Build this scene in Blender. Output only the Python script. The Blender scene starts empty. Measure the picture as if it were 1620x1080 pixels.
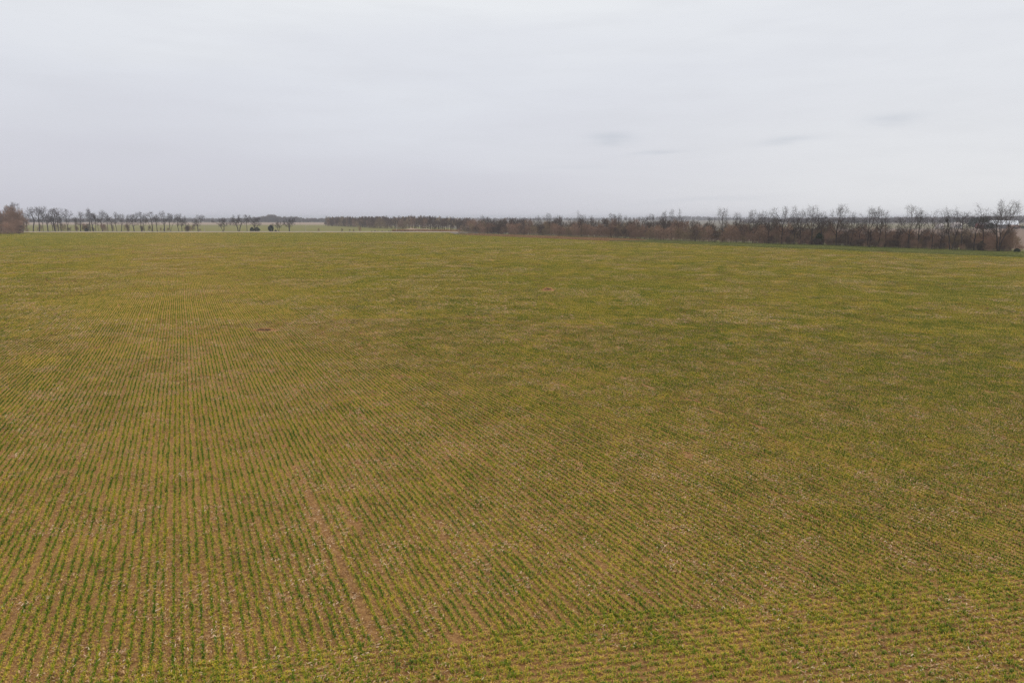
import bpy, math, random
import numpy as np
from mathutils import Vector, Matrix

SC = bpy.context.scene
COL = SC.collection
rng = np.random.default_rng(7)
random.seed(7)

# ------------------------------------------------------------------ camera
H = 8.6                                   # drone height above the field
PITCH = math.atan(195.0 / 1080.0)
cam = bpy.data.cameras.new("camera")
cam.sensor_width = 36.0
cam.lens = 24.0
cam.clip_start = 0.1
cam.clip_end = 30000.0
camo = bpy.data.objects.new("camera", cam)
COL.objects.link(camo)
camo.location = (0, 0, H)
camo.rotation_euler = (math.radians(90) - PITCH, 0, 0)
SC.camera = camo

SUN_EL, SUN_AZ = 48.0, 62.0               # azimuth clockwise from the view axis
# ------------------------------------------------------------------ world
world = bpy.data.worlds.new("World")
SC.world = world
world.use_nodes = True
wt = world.node_tree
wt.nodes.clear()


def N(t, kind, **kw):
    n = t.nodes.new(kind)
    for k, v in kw.items():
        setattr(n, k, v)
    return n


def setin(t, sock, v):
    if v is None:
        return
    if isinstance(v, bpy.types.NodeSocket):
        t.links.new(v, sock)
    else:
        sock.default_value = v


def M(t, op, a=None, b=None, c=None, clamp=False):
    n = N(t, 'ShaderNodeMath', operation=op)
    n.use_clamp = clamp
    setin(t, n.inputs[0], a)
    setin(t, n.inputs[1], b)
    setin(t, n.inputs[2], c)
    return n.outputs[0]


def noise(t, vec, scale, detail=3.0, rough=0.5, dim='3D'):
    n = N(t, 'ShaderNodeTexNoise', noise_dimensions=dim)
    n.inputs['Scale'].default_value = scale
    n.inputs['Detail'].default_value = detail
    n.inputs['Roughness'].default_value = rough
    if vec is not None:
        t.links.new(vec, n.inputs['Vector'])
    return n.outputs['Fac']


def ramp(t, fac, stops, interp='LINEAR'):
    n = N(t, 'ShaderNodeValToRGB')
    n.color_ramp.interpolation = interp
    el = n.color_ramp.elements
    while len(el) < len(stops):
        el.new(0.5)
    for e, (p, c) in zip(el, stops):
        e.position = p
        e.color = (c[0], c[1], c[2], 1)
    t.links.new(fac, n.inputs['Fac'])
    return n.outputs['Color']


def mix(t, fac, a, b, blend='MIX'):
    n = N(t, 'ShaderNodeMix', data_type='RGBA', blend_type=blend)
    setin(t, n.inputs[0], fac)
    setin(t, n.inputs[6], a if not isinstance(a, tuple) else (*a, 1))
    setin(t, n.inputs[7], b if not isinstance(b, tuple) else (*b, 1))
    return n.outputs[2]


tc = N(wt, 'ShaderNodeTexCoord')
sep = N(wt, 'ShaderNodeSeparateXYZ')
wt.links.new(tc.outputs['Generated'], sep.inputs[0])
X, Y, Z = sep.outputs
az = M(wt, 'ARCTAN2', X, Y)
el = M(wt, 'ARCSINE', Z)
mp = N(wt, 'ShaderNodeMapping')
mp.inputs['Scale'].default_value = (1, 1, 6)
wt.links.new(tc.outputs['Generated'], mp.inputs['Vector'])
nz = noise(wt, mp.outputs[0], 1.6, 4.0, 0.45)
nf = noise(wt, mp.outputs[0], 9.0, 4.0, 0.5)
# tall soft gradient of the overcast deck: lavender grey low, paler above
elv = M(wt, 'ADD', el, M(wt, 'MULTIPLY', M(wt, 'SUBTRACT', nz, 0.5), 0.22))
deck = ramp(wt, M(wt, 'DIVIDE', elv, 0.55, clamp=True),
            [(0.0, (0.592, 0.592, 0.660)), (0.16, (0.632, 0.636, 0.702)), (0.34, (0.722, 0.740, 0.796)),
             (0.52, (0.810, 0.830, 0.860)), (1.0, (0.84, 0.86, 0.885))])
side = N(wt, 'ShaderNodeMapRange', interpolation_type='SMOOTHSTEP')
setin(wt, side.inputs['Value'], M(wt, 'ADD', az, M(wt, 'MULTIPLY', nz, 0.25)))
side.inputs['From Min'].default_value = 0.0
side.inputs['From Max'].default_value = 0.75
side.inputs['To Min'].default_value = 0.0
side.inputs['To Max'].default_value = 1.0
low = N(wt, 'ShaderNodeMapRange', interpolation_type='SMOOTHSTEP')
setin(wt, low.inputs['Value'], el)
low.inputs['From Min'].default_value = 0.0
low.inputs['From Max'].default_value = 0.30
low.inputs['To Min'].default_value = 1.0
low.inputs['To Max'].default_value = 0.25
deck = mix(wt, M(wt, 'MULTIPLY', side.outputs[0], low.outputs[0]), deck, (0.765, 0.775, 0.80))
deck = mix(wt, M(wt, 'MULTIPLY', M(wt, 'SUBTRACT', nf, 0.45, clamp=True), 0.55), deck, (0.61, 0.62, 0.66))


def direction(px, py):
    """azimuth, elevation of a spot of sky"""
    a, b = (px - 810) / 1080.0, (540 - py) / 1080.0
    y = math.cos(PITCH) + b * math.sin(PITCH)
    z = -math.sin(PITCH) + b * math.cos(PITCH)
    return math.atan2(a, y), math.atan2(z, math.hypot(a, y))


warp = M(wt, 'MULTIPLY', M(wt, 'SUBTRACT', nf, 0.5), 0.018)
elw = M(wt, 'ADD', el, warp)
tot = None
for px, py, w, h, s, tilt in [(968, 219, 32, 7, .75, .03), (1035, 242, 38, 3.2, .5, -.10), (1247, 221, 34, 5, .50, -.06),
                              (1410, 188, 34, 7, .50, -.05), (900, 265, 70, 4, .16, 0), (1110, 316, 90, 3.5, .28, -.05)]:
    a0, e0 = direction(px, py)
    da = M(wt, 'SUBTRACT', az, a0)
    de = M(wt, 'ADD', M(wt, 'SUBTRACT', elw, e0), M(wt, 'MULTIPLY', da, tilt))
    q = M(wt, 'ADD', M(wt, 'POWER', M(wt, 'ABSOLUTE', M(wt, 'DIVIDE', da, w / 1080)), 2.0),
          M(wt, 'POWER', M(wt, 'ABSOLUTE', M(wt, 'DIVIDE', de, h / 1080)), 2.0))
    g = M(wt, 'MULTIPLY', M(wt, 'EXPONENT', M(wt, 'MULTIPLY', q, -1.0)), s)
    tot = g if tot is None else M(wt, 'ADD', tot, g)
deck = mix(wt, M(wt, 'MULTIPLY', tot, M(wt, 'ADD', nf, 0.25), clamp=True), deck, (0.50, 0.535, 0.60))
sky = N(wt, 'ShaderNodeTexSky', sky_type='NISHITA')
sky.sun_disc = False
sky.sun_elevation = math.radians(SUN_EL)
sky.sun_rotation = math.radians(SUN_AZ)
bg1 = N(wt, 'ShaderNodeBackground')
bg1.inputs['Strength'].default_value = 0.10
wt.links.new(sky.outputs[0], bg1.inputs['Color'])
bg2 = N(wt, 'ShaderNodeBackground')
bg2.inputs['Strength'].default_value = 1.03
wt.links.new(deck, bg2.inputs['Color'])
ms = N(wt, 'ShaderNodeMixShader')
ms.inputs[0].default_value = 0.96
wt.links.new(bg1.outputs[0], ms.inputs[1])
wt.links.new(bg2.outputs[0], ms.inputs[2])
wo = N(wt, 'ShaderNodeOutputWorld')
wt.links.new(ms.outputs[0], wo.inputs['Surface'])

# ------------------------------------------------------------------ sun behind the cloud
sl = bpy.data.lights.new("sun", 'SUN')
sl.energy = 1.2
sl.angle = math.radians(14)
sl.color = (1.0, 0.955, 0.90)
so = bpy.data.objects.new("sun", sl)
COL.objects.link(so)
e_, a_ = math.radians(SUN_EL), math.radians(SUN_AZ)
sd = Vector((math.cos(e_) * math.sin(a_), math.cos(e_) * math.cos(a_), math.sin(e_)))
so.rotation_euler = sd.to_track_quat('Z', 'Y').to_euler()
so.location = (0, 0, 60)

SC.view_settings.view_transform = 'Standard'
SC.view_settings.look = 'None'
SC.view_settings.exposure = 0.0
SC.view_settings.gamma = 1.0
SC.view_settings.use_curve_mapping = False
SC.render.engine = 'CYCLES'
SC.cycles.max_bounces = 5
SC.cycles.diffuse_bounces = 2
SC.cycles.volume_bounces = 0
SC.cycles.use_denoising = True
SC.cycles.denoiser = 'OPENIMAGEDENOISE'
SC.cycles.denoising_input_passes = 'RGB_ALBEDO_NORMAL'
SC.cycles.denoising_prefilter = 'NONE'


# ------------------------------------------------------------------ helpers
def at(px, py):
    """point on the flat ground seen at this spot of the photograph"""
    a, b = (px - 810) / 1080.0, (540 - py) / 1080.0
    y = math.cos(PITCH) + b * math.sin(PITCH)
    z = -math.sin(PITCH) + b * math.cos(PITCH)
    t = H / -z
    return a * t, y * t


def height(px, py, p):
    """height of something standing at p whose top is seen at (px, py)"""
    a, b = (px - 810) / 1080.0, (540 - py) / 1080.0
    y = math.cos(PITCH) + b * math.sin(PITCH)
    z = -math.sin(PITCH) + b * math.cos(PITCH)
    return H + z * p[1] / y


def tag(o, label=None, cat=None, group=None, kind=None):
    for k, v in (("label", label), ("category", cat), ("group", group), ("kind", kind)):
        if v:
            o[k] = v
    return o


def mesh_of(name, verts, faces, mats, smooth=False):
    me = bpy.data.meshes.new(name)
    me.from_pydata([tuple(v) for v in verts], [], [tuple(f) for f in faces])
    for m in (mats if isinstance(mats, (list, tuple)) else [mats]):
        me.materials.append(m)
    if smooth:
        me.polygons.foreach_set("use_smooth", [True] * len(me.polygons))
    me.update()
    return me


def link(name, me, parent=None):
    o = bpy.data.objects.new(name, me)
    COL.objects.link(o)
    if parent is not None:
        o.parent = parent
    return o


def empty(name, loc, rz=0.0):
    o = bpy.data.objects.new(name, None)
    COL.objects.link(o)
    o.location = (loc[0], loc[1], loc[2] if len(loc) > 2 else 0)
    o.rotation_euler = (0, 0, rz)
    return o


def vnoise(x, y, seed=0):
    """smooth value noise 0..1 for arrays"""
    x = np.asarray(x, float)
    y = np.asarray(y, float)
    xi = np.floor(x).astype(np.int64)
    yi = np.floor(y).astype(np.int64)
    fx, fy = x - xi, y - yi
    fx, fy = fx * fx * (3 - 2 * fx), fy * fy * (3 - 2 * fy)

    def h(a, b):
        n = (a * 374761393 + b * 668265263 + seed * 1442695041) & 0x7fffffff
        n = ((n ^ (n >> 13)) * 1274126177) & 0x7fffffff
        return ((n ^ (n >> 16)) & 0xffff) / 65535.0
    return (h(xi, yi) * (1 - fx) + h(xi + 1, yi) * fx) * (1 - fy) + (h(xi, yi + 1) * (1 - fx) + h(xi + 1, yi + 1) * fx) * fy


def mat(name):
    m = bpy.data.materials.new(name)
    m.use_nodes = True
    t = m.node_tree
    b = t.nodes['Principled BSDF']
    b.inputs['Roughness'].default_value = 0.85
    b.inputs['Specular IOR Level'].default_value = 0.2
    return m, t, b


def pos(t):
    return N(t, 'ShaderNodeNewGeometry').outputs['Position']


def scaled(t, vec, s):
    mpn = N(t, 'ShaderNodeMapping')
    mpn.inputs['Scale'].default_value = s
    t.links.new(vec, mpn.inputs['Vector'])
    return mpn.outputs[0]


def bump(t, b, hgt, dist, strength=1.0):
    n = N(t, 'ShaderNodeBump')
    n.inputs['Strength'].default_value = strength
    n.inputs['Distance'].default_value = dist
    t.links.new(hgt, n.inputs['Height'])
    t.links.new(n.outputs[0], b.inputs['Normal'])


# ------------------------------------------------------------------ materials
# soil between the drill rows, with bits of old residue
m_soil, t, b = mat("reddish_field_soil")
p = pos(t)
c = ramp(t, noise(t, p, 7.0, 6.0, 0.65), [(0.30, (0.13, 0.060, 0.022)), (0.5, (0.38, 0.185, 0.062)), (0.70, (0.58, 0.33, 0.125))])
c = mix(t, M(t, 'MULTIPLY', M(t, 'SUBTRACT', noise(t, p, 38.0, 3.0, 0.6), 0.52, clamp=True), 5.0, clamp=True), c, (0.54, 0.35, 0.19))
c = mix(t, M(t, 'MULTIPLY', noise(t, p, 0.09, 3.0), 0.35), c, (0.30, 0.18, 0.075))
t.links.new(c, b.inputs['Base Color'])
b.inputs['Specular IOR Level'].default_value = 0.05
bump(t, b, noise(t, p, 14.0, 6.0, 0.7), 0.09)

# wheat: tint 0 deep green .. 1 yellow, world noise gives patches of vigour
m_wheat, t, b = mat("winter_wheat")
p = pos(t)
at_n = N(t, 'ShaderNodeAttribute', attribute_name="tint")
tv = at_n.outputs['Fac']
big = noise(t, p, 0.045, 4.0, 0.6)
medn = noise(t, p, 0.55, 3.0, 0.6)
oi = N(t, 'ShaderNodeObjectInfo').outputs['Random']
f = M(t, 'ADD', tv, M(t, 'MULTIPLY', M(t, 'SUBTRACT', big, 0.5), 0.28))
f = M(t, 'ADD', f, M(t, 'MULTIPLY', M(t, 'SUBTRACT', medn, 0.5), 0.6))
f = M(t, 'ADD', f, M(t, 'MULTIPLY', M(t, 'SUBTRACT', oi, 0.5), 0.22), clamp=True)
c = ramp(t, f, [(0.05, (0.050, 0.130, 0.008)), (0.26, (0.160, 0.235, 0.014)), (0.49, (0.450, 0.410, 0.028)),
                (0.70, (0.70, 0.460, 0.055)), (0.97, (0.66, 0.400, 0.140))])
t.links.new(c, b.inputs['Base Color'])
b.inputs['Roughness'].default_value = 0.6
b.inputs['Specular IOR Level'].default_value = 0.12

m_hollow_shade = paint_soil = bpy.data.materials.new("hollow_shade_earth")  # darker soil colour: the shade inside the dug hollows is painted in
m_hollow_shade.use_nodes = True
m_hollow_shade.node_tree.nodes["Principled BSDF"].inputs["Base Color"].default_value = (0.085, 0.042, 0.020, 1)
m_hollow_shade.node_tree.nodes["Principled BSDF"].inputs["Roughness"].default_value = 0.95

m_res, t, b = mat("pale_crop_residue")
at_n = N(t, 'ShaderNodeAttribute', attribute_name="tint")
c = ramp(t, at_n.outputs['Fac'], [(0.0, (0.10, 0.05, 0.022)), (0.4, (0.38, 0.20, 0.085)), (0.75, (0.56, 0.35, 0.18)), (1.0, (0.76, 0.60, 0.42))])
t.links.new(c, b.inputs['Base Color'])


def field_mat(name, lo, hi, sc=0.02, str_=(1, 1, 1), fine=0.6, fine_amt=0.35, third=None):
    m, t, b = mat(name)
    p = scaled(t, pos(t), str_)
    c = ramp(t, noise(t, p, sc, 6.0, 0.6), [(0.32, lo), (0.68, hi)])
    if third:
        c = mix(t, M(t, 'MULTIPLY', M(t, 'SUBTRACT', noise(t, p, sc * 2.7, 4.0, 0.6), 0.5, clamp=True), 4.0, clamp=True), c, third)
    n2 = noise(t, pos(t), fine, 5.0, 0.65)
    c = mix(t, fine_amt, c, ramp(t, n2, [(0.3, tuple(v * 0.5 for v in lo)), (0.7, tuple(min(1, v * 1.5) for v in hi))]))
    t.links.new(c, b.inputs['Base Color'])
    bump(t, b, n2, 0.25, 0.6)
    return m


m_land = field_mat("distant_farmland", (0.11, 0.095, 0.06), (0.18, 0.145, 0.095), 0.004)
m_past = field_mat("winter_pasture_grass", (0.125, 0.118, 0.016), (0.205, 0.180, 0.030), 0.012, third=(0.23, 0.18, 0.06))
m_stub = field_mat("pinkish_stubble", (0.27, 0.185, 0.13), (0.37, 0.26, 0.185), 0.008, third=(0.30, 0.24, 0.13))
m_meadow = field_mat("dull_meadow_grass", (0.12, 0.11, 0.05), (0.20, 0.165, 0.08), 0.01, third=(0.34, 0.27, 0.17))
m_brown = field_mat("brown_stubble", (0.145, 0.092, 0.062), (0.23, 0.15, 0.105), 0.03, (1, 3, 1))
m_margin = field_mat("margin_turf", (0.12, 0.14, 0.035), (0.22, 0.225, 0.06), 0.05, third=(0.20, 0.15, 0.07))
m_bank = field_mat("dry_bank_grass", (0.22, 0.15, 0.09), (0.38, 0.27, 0.18), 0.06)

m_road, t, b = mat("pale_gravel")
p = pos(t)
c = ramp(t, noise(t, p, 1.5, 5.0, 0.6), [(0.3, (0.30, 0.255, 0.185)), (0.7, (0.42, 0.37, 0.285))])
t.links.new(c, b.inputs['Base Color'])
bump(t, b, noise(t, p, 6.0, 4.0), 0.03)


def bark(name, a, b_, sc=2.5):
    m, t, b = mat(name)
    tcn = N(t, 'ShaderNodeTexCoord').outputs['Object']
    p = scaled(t, tcn, (3, 3, 0.8))
    r = N(t, 'ShaderNodeObjectInfo').outputs['Random']
    c = ramp(t, noise(t, p, sc, 5.0, 0.65), [(0.3, a), (0.7, b_)])
    hs = N(t, 'ShaderNodeHueSaturation')
    setin(t, hs.inputs['Value'], M(t, 'ADD', M(t, 'MULTIPLY', r, 0.5), 0.75))
    t.links.new(c, hs.inputs['Color'])
    t.links.new(hs.outputs[0], b.inputs['Base Color'])
    return m


m_bark = bark("dark_grey_bark", (0.026, 0.020, 0.017), (0.080, 0.060, 0.050))
m_twig = bark("brown_twigs", (0.034, 0.025, 0.020), (0.088, 0.062, 0.048), 0.4)
m_pink = bark("reddish_shrub_twigs", (0.22, 0.135, 0.092), (0.43, 0.275, 0.190), 0.25)
m_tan = bark("tan_shrub_twigs", (0.20, 0.145, 0.085), (0.38, 0.27, 0.16), 0.25)
m_dark = bark("dark_thicket_twigs", (0.085, 0.058, 0.042), (0.19, 0.130, 0.095), 0.3)
m_cedar = bark("dark_cedar_foliage", (0.012, 0.024, 0.010), (0.035, 0.055, 0.022), 0.8)

m_white, t, b = mat("white_metal_sheet")
c = ramp(t, noise(t, scaled(t, pos(t), (1, 1, 0.3)), 0.8, 4.0), [(0.3, (0.78, 0.80, 0.84)), (0.7, (0.88, 0.89, 0.92))])
t.links.new(c, b.inputs['Base Color'])
b.inputs['Roughness'].default_value = 0.45


def paint(name, c0, c1):
    m, t, b = mat(name)
    c = ramp(t, noise(t, scaled(t, pos(t), (1, 1, 0.4)), 1.5, 4.0), [(0.3, c0), (0.7, c1)])
    t.links.new(c, b.inputs['Base Color'])
    return m


m_red = paint("weathered_red_boards", (0.16, 0.045, 0.035), (0.24, 0.075, 0.06))
m_pale = paint("pale_siding", (0.50, 0.44, 0.42), (0.62, 0.55, 0.52))
m_roofg = paint("grey_roof_shingle", (0.17, 0.155, 0.155), (0.27, 0.25, 0.245))
m_rust = paint("rusty_roof_sheet", (0.20, 0.115, 0.085), (0.30, 0.19, 0.14))
m_glass, t, b = mat("dark_window_glass")
b.inputs['Base Color'].default_value = (0.02, 0.025, 0.03, 1)
b.inputs['Roughness'].default_value = 0.1
m_wood = paint("weathered_pole_wood", (0.075, 0.06, 0.05), (0.13, 0.11, 0.095))
m_palep = paint("pale_pole", (0.44, 0.36, 0.30), (0.56, 0.48, 0.41))
m_cer = paint("insulator_porcelain", (0.30, 0.26, 0.24), (0.40, 0.36, 0.34))

# ------------------------------------------------------------------ haze
x0, x1, y0, y1, z0, z1 = -5200, 5200, -300, 6200, -1.0, 21.0
hv = [(x, y, z) for x in (x0, x1) for y in (y0, y1) for z in (z0, z1)]
hf = [(0, 1, 3, 2), (4, 6, 7, 5), (0, 4, 5, 1), (2, 3, 7, 6), (0, 2, 6, 4), (1, 5, 7, 3)]
mh = bpy.data.materials.new("haze_air")
mh.use_nodes = True
mh.node_tree.nodes.clear()
pv = mh.node_tree.nodes.new('ShaderNodeVolumePrincipled')
pv.inputs['Color'].default_value = (0.94, 0.94, 1.0, 1)
pv.inputs['Density'].default_value = 0.00026
ov = mh.node_tree.nodes.new('ShaderNodeOutputMaterial')
mh.node_tree.links.new(pv.outputs[0], ov.inputs['Volume'])
hz = link("haze", mesh_of("haze", hv, hf, mh))
tag(hz, kind='stuff')


# ------------------------------------------------------------------ ground sheets
def sheet(name, pts, z, m):
    """a filled polygon lying level"""
    me = mesh_of(name, [(x, y, z) for x, y in pts], [tuple(range(len(pts)))], m)
    o = link(name, me)
    # make sure it faces up
    if me.polygons[0].normal.z < 0:
        me.flip_normals()
    return tag(o, kind='structure')


sheet("ground", [(-9000, -300), (9000, -300), (9000, 9000), (-9000, 9000)], -0.05, m_land)

# the wheat field: near edge behind the camera, road on the far side, hedge on the right
edge_px = [(722, 371.3), (800, 374.4), (900, 378.8), (1000, 383.0), (1100, 386.6), (1200, 391.3), (1300, 394.6), (1400, 398.8), (1500, 403.0), (1620, 407.4)]
EDGE = np.array([at(*q) for q in edge_px])             # field / margin border
hed_px = [(722, 370.0), (800, 372.3), (900, 375.6), (1000, 379.6), (1100, 383.6), (1200, 386.6), (1300, 389.2), (1400, 393.0), (1500, 396.6), (1620, 400.5)]
HEDGE = np.array([at(*q) for q in hed_px])             # front foot of the hedgerow
ROADY = at(400, 367.6)[1]
dirE = EDGE[-1] - EDGE[-2]
EXT = EDGE[-1] + dirE / np.linalg.norm(dirE) * 140
dirH = HEDGE[-1] - HEDGE[-2]
HEXT = HEDGE[-1] + dirH / np.linalg.norm(dirH) * 140
farleft = (-560.0, ROADY - 2)
field_poly = [(-700, -60), (300, -60), tuple(EXT)] + [tuple(q) for q in EDGE[::-1]] + [(EDGE[0][0] - 10, ROADY - 2), farleft]
sheet("field_soil", field_poly, 0.0, m_soil)
# margin between field and hedge, carried on under the hedgerow
nrm = np.array([0.62, 0.78])
margin_poly = [tuple(q) for q in EDGE] + [tuple(EXT)] + [(EXT[0] + 60, EXT[1] + 12)] + [tuple(q + nrm * 26) for q in HEDGE[::-1]]
sheet("field_margin", margin_poly, 0.02, m_margin)


def inpoly(xs, ys, poly):
    r = np.zeros(len(xs), bool)
    n = len(poly)
    j = n - 1
    for i in range(n):
        xi, yi = poly[i]
        xj, yj = poly[j]
        c = ((yi > ys) != (yj > ys)) & (xs < (xj - xi) * (ys - yi) / (yj - yi + 1e-12) + xi)
        r ^= c
        j = i
    return r


# pasture, stubble and far fields beyond the road
sheet("pasture", [(-900, ROADY + 13), (EDGE[0][0] + 6, ROADY + 13), (-60, 640), (-230, 905), (-1500, 905)], -0.02, m_past)
sheet("stubble_field", [(-1500, 905), (-230, 905), (-260, 1330), (-2300, 1520)], -0.015, m_stub)
sheet("brown_field", [(HEXT[0] + 30, HEXT[1] - 30)] + [tuple(q + nrm * 22) for q in HEDGE[::-1][:7]] + [(210, 560), (640, 560)], -0.02, m_brown)
sheet("far_lane", [(215, 585), (640, 585), (640, 592), (215, 592)], 0.0, m_road)
sheet("meadow", [(200, 600), (720, 600), (1100, 1000), (330, 1050)], -0.02, m_meadow)


# the raised gravel road along the far side of the field, with verges
def strip(name, x_a, x_b, prof, m, nx=60, jig=0.0):
    vs, fs = [], []
    k = len(prof)
    for i in range(nx + 1):
        x = x_a + (x_b - x_a) * i / nx
        for (dy, z) in prof:
            vs.append((x, ROADY + dy, z + (random.uniform(-jig, jig) if 0.05 < z else 0)))
    for i in range(nx):
        for j in range(k - 1):
            a = i * k + j
            fs.append((a, a + k, a + k + 1, a + 1))
    return tag(link(name, mesh_of(name, vs, fs, m)), kind='structure')


XR = EDGE[0][0] + 4
strip("road_verge", -760, XR, [(-3.0, 0.02), (-1.2, 0.18), (0.0, 0.34)], m_bank, 120, 0.05)
strip("gravel_road", -760, XR, [(0.0, 0.345), (3.4, 0.52), (7.0, 0.44)], m_road)
strip("far_verge", -760, XR, [(7.0, 0.435), (8.5, 0.2), (13.5, 0.0)], m_past, 120, 0.05)

# ------------------------------------------------------------------ scatter helper (geometry nodes)
def scatter(name, P, rot, scl, idx, protos, surf_kind='stuff'):
    P = np.asarray(P, np.float32)
    me = bpy.data.meshes.new(name)
    me.vertices.add(len(P))
    me.vertices.foreach_set("co", P.ravel())
    a = me.attributes.new("rot", 'FLOAT_VECTOR', 'POINT')
    r = np.zeros((len(P), 3), np.float32)
    r[:, 2] = rot
    a.data.foreach_set("vector", r.ravel())
    a = me.attributes.new("scl", 'FLOAT_VECTOR', 'POINT')
    a.data.foreach_set("vector", np.asarray(scl, np.float32).ravel())
    a = me.attributes.new("idx", 'INT', 'POINT')
    a.data.foreach_set("value", np.asarray(idx, np.int32))
    o = link(name, me)
    src = bpy.data.collections.new(name + "_source")
    for i, pm in enumerate(protos):
        src.objects.link(bpy.data.objects.new("%s_piece_%02d" % (name, i), pm))
    ng = bpy.data.node_groups.new(name + "_nodes", 'GeometryNodeTree')
    ng.interface.new_socket("Geometry", in_out='INPUT', socket_type='NodeSocketGeometry')
    ng.interface.new_socket("Geometry", in_out='OUTPUT', socket_type='NodeSocketGeometry')
    gi = ng.nodes.new('NodeGroupInput')
    go = ng.nodes.new('NodeGroupOutput')
    ci = ng.nodes.new('GeometryNodeCollectionInfo')
    ci.inputs['Collection'].default_value = src
    ci.inputs['Separate Children'].default_value = True
    ci.inputs['Reset Children'].default_value = True
    ip = ng.nodes.new('GeometryNodeInstanceOnPoints')
    ip.inputs['Pick Instance'].default_value = True

    def attr(nm, ty):
        n = ng.nodes.new('GeometryNodeInputNamedAttribute')
        n.data_type = ty
        n.inputs['Name'].default_value = nm
        return [s for s in n.outputs if s.enabled and s.name == 'Attribute'][0]
    ng.links.new(gi.outputs[0], ip.inputs['Points'])
    ng.links.new(ci.outputs[0], ip.inputs['Instance'])
    ng.links.new(attr("idx", 'INT'), ip.inputs['Instance Index'])
    ng.links.new(attr("rot", 'FLOAT_VECTOR'), ip.inputs['Rotation'])
    ng.links.new(attr("scl", 'FLOAT_VECTOR'), ip.inputs['Scale'])
    ng.links.new(ip.outputs[0], go.inputs[0])
    md = o.modifiers.new("scatter", 'NODES')
    md.node_group = ng
    o['kind'] = surf_kind
    return o


def tri_mesh(name, V, tint, m):
    """V (n,3,3) loose triangles with a tint per vertex"""
    n = len(V)
    me = bpy.data.meshes.new(name)
    me.vertices.add(n * 3)
    me.vertices.foreach_set("co", np.asarray(V, np.float32).ravel())
    me.loops.add(n * 3)
    me.loops.foreach_set("vertex_index", np.arange(n * 3, dtype=np.int32))
    me.polygons.add(n)
    me.polygons.foreach_set("loop_start", np.arange(0, n * 3, 3, dtype=np.int32))
    me.materials.append(m)
    a = me.attributes.new("tint", 'FLOAT', 'POINT')
    a.data.foreach_set("value", np.asarray(tint, np.float32).ravel())
    me.update(calc_edges=True)
    return me


def blades(cx, cy, n, spread, hmin, hmax, w, tint0, tint1, rg, per=True):
    """n arching blades (2 triangles each) rising from around (cx, cy)"""
    ang = rg.uniform(0, 2 * math.pi, n)
    out = rg.uniform(0.2, 1.0, n) * spread
    hh = rg.uniform(hmin, hmax, n)
    bx = cx + rg.normal(0, 0.010, n)
    by = cy + rg.normal(0, 0.010, n)
    d = np.stack([np.cos(ang), np.sin(ang)], 1)
    s = np.stack([-d[:, 1], d[:, 0]], 1) * (w * rg.uniform(0.7, 1.3, n) / 2)[:, None]
    base = np.stack([bx, by], 1)
    mid = base + d * (out * 0.45)[:, None]
    tip = base + d * (out * 1.1)[:, None]
    V = np.zeros((n * 3, 3, 3))
    zmid = hh * 0.8
    ztip = hh * rg.uniform(0.75, 1.05, n)
    V[0::3, 0, :2] = base - s * .5; V[0::3, 1, :2] = base + s * .5; V[0::3, 2, :2] = mid + s; V[0::3, 2, 2] = zmid
    V[1::3, 0, :2] = base - s * .5; V[1::3, 1, :2] = mid + s; V[1::3, 1, 2] = zmid; V[1::3, 2, :2] = mid - s; V[1::3, 2, 2] = zmid
    V[2::3, 0, :2] = mid - s; V[2::3, 0, 2] = zmid; V[2::3, 1, :2] = mid + s; V[2::3, 1, 2] = zmid; V[2::3, 2, :2] = tip; V[2::3, 2, 2] = ztip
    tt = rg.uniform(tint0, tint1, n)
    T = np.repeat(tt, 9).reshape(n * 3, 3)
    T[2::3, 2] += 0.17
    return V, T


def row_piece(name, L, nrows, tufts_per_m, nb, seed, dense=False, dt=0.0, w=0.011, litter=2):
    rg = np.random.default_rng(seed)
    Vs, Ts = [], []
    for r in range(nrows):
        cy0 = (r - (nrows - 1) / 2) * 0.19
        n = max(1, int(L * tufts_per_m))
        for k in range(n):
            if rg.random() < 0.04:
                continue
            cx = -L / 2 + (k + rg.uniform(0.1, 0.9)) * L / n
            cy = cy0 + rg.normal(0, 0.009)
            vig = rg.uniform(0.75, 1.25)
            tb = rg.uniform(-0.13, 0.16) + (0.05 if dense else 0) + dt
            V, T = blades(cx, cy, int(nb * rg.uniform(0.7, 1.3)), (0.085 if dense else 0.066) * vig, 0.030 * vig, 0.090 * vig, w, 0.0 + tb, 0.50 + tb, rg)
            Vs.append(V); Ts.append(T)
            # limp and dead leaves lying out over the soil
            for q in range(litter + (rg.random() < .5)):
                V, T = blades(cx + rg.uniform(-.05, .05), cy + rg.uniform(-.095, .095), 3, 0.075, 0.012, 0.045, w * 0.95, 0.35, 1.15, rg)
                Vs.append(V); Ts.append(T)
    return tri_mesh(name, np.concatenate(Vs), np.concatenate(Ts), m_wheat)


NEARV, MIDV, FARV, DENSEV = 12, 6, 6, 6
protos = [row_piece("wheat_row_piece", 0.5, 1, 23, 11, 100 + i) for i in range(NEARV)]
protos += [row_piece("wheat_row_length", 1.0, 1, 16, 8, 200 + i, w=0.019, litter=3, dt=0.05) for i in range(MIDV)]
protos += [row_piece("wheat_block", 2.0, 12, 9, 6, 300 + i, w=0.034, litter=3, dt=0.12) for i in range(FARV)]
protos += [row_piece("wheat_dense_piece", 0.5, 1, 15, 13, 400 + i, dense=True, litter=3) for i in range(DENSEV)]

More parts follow.
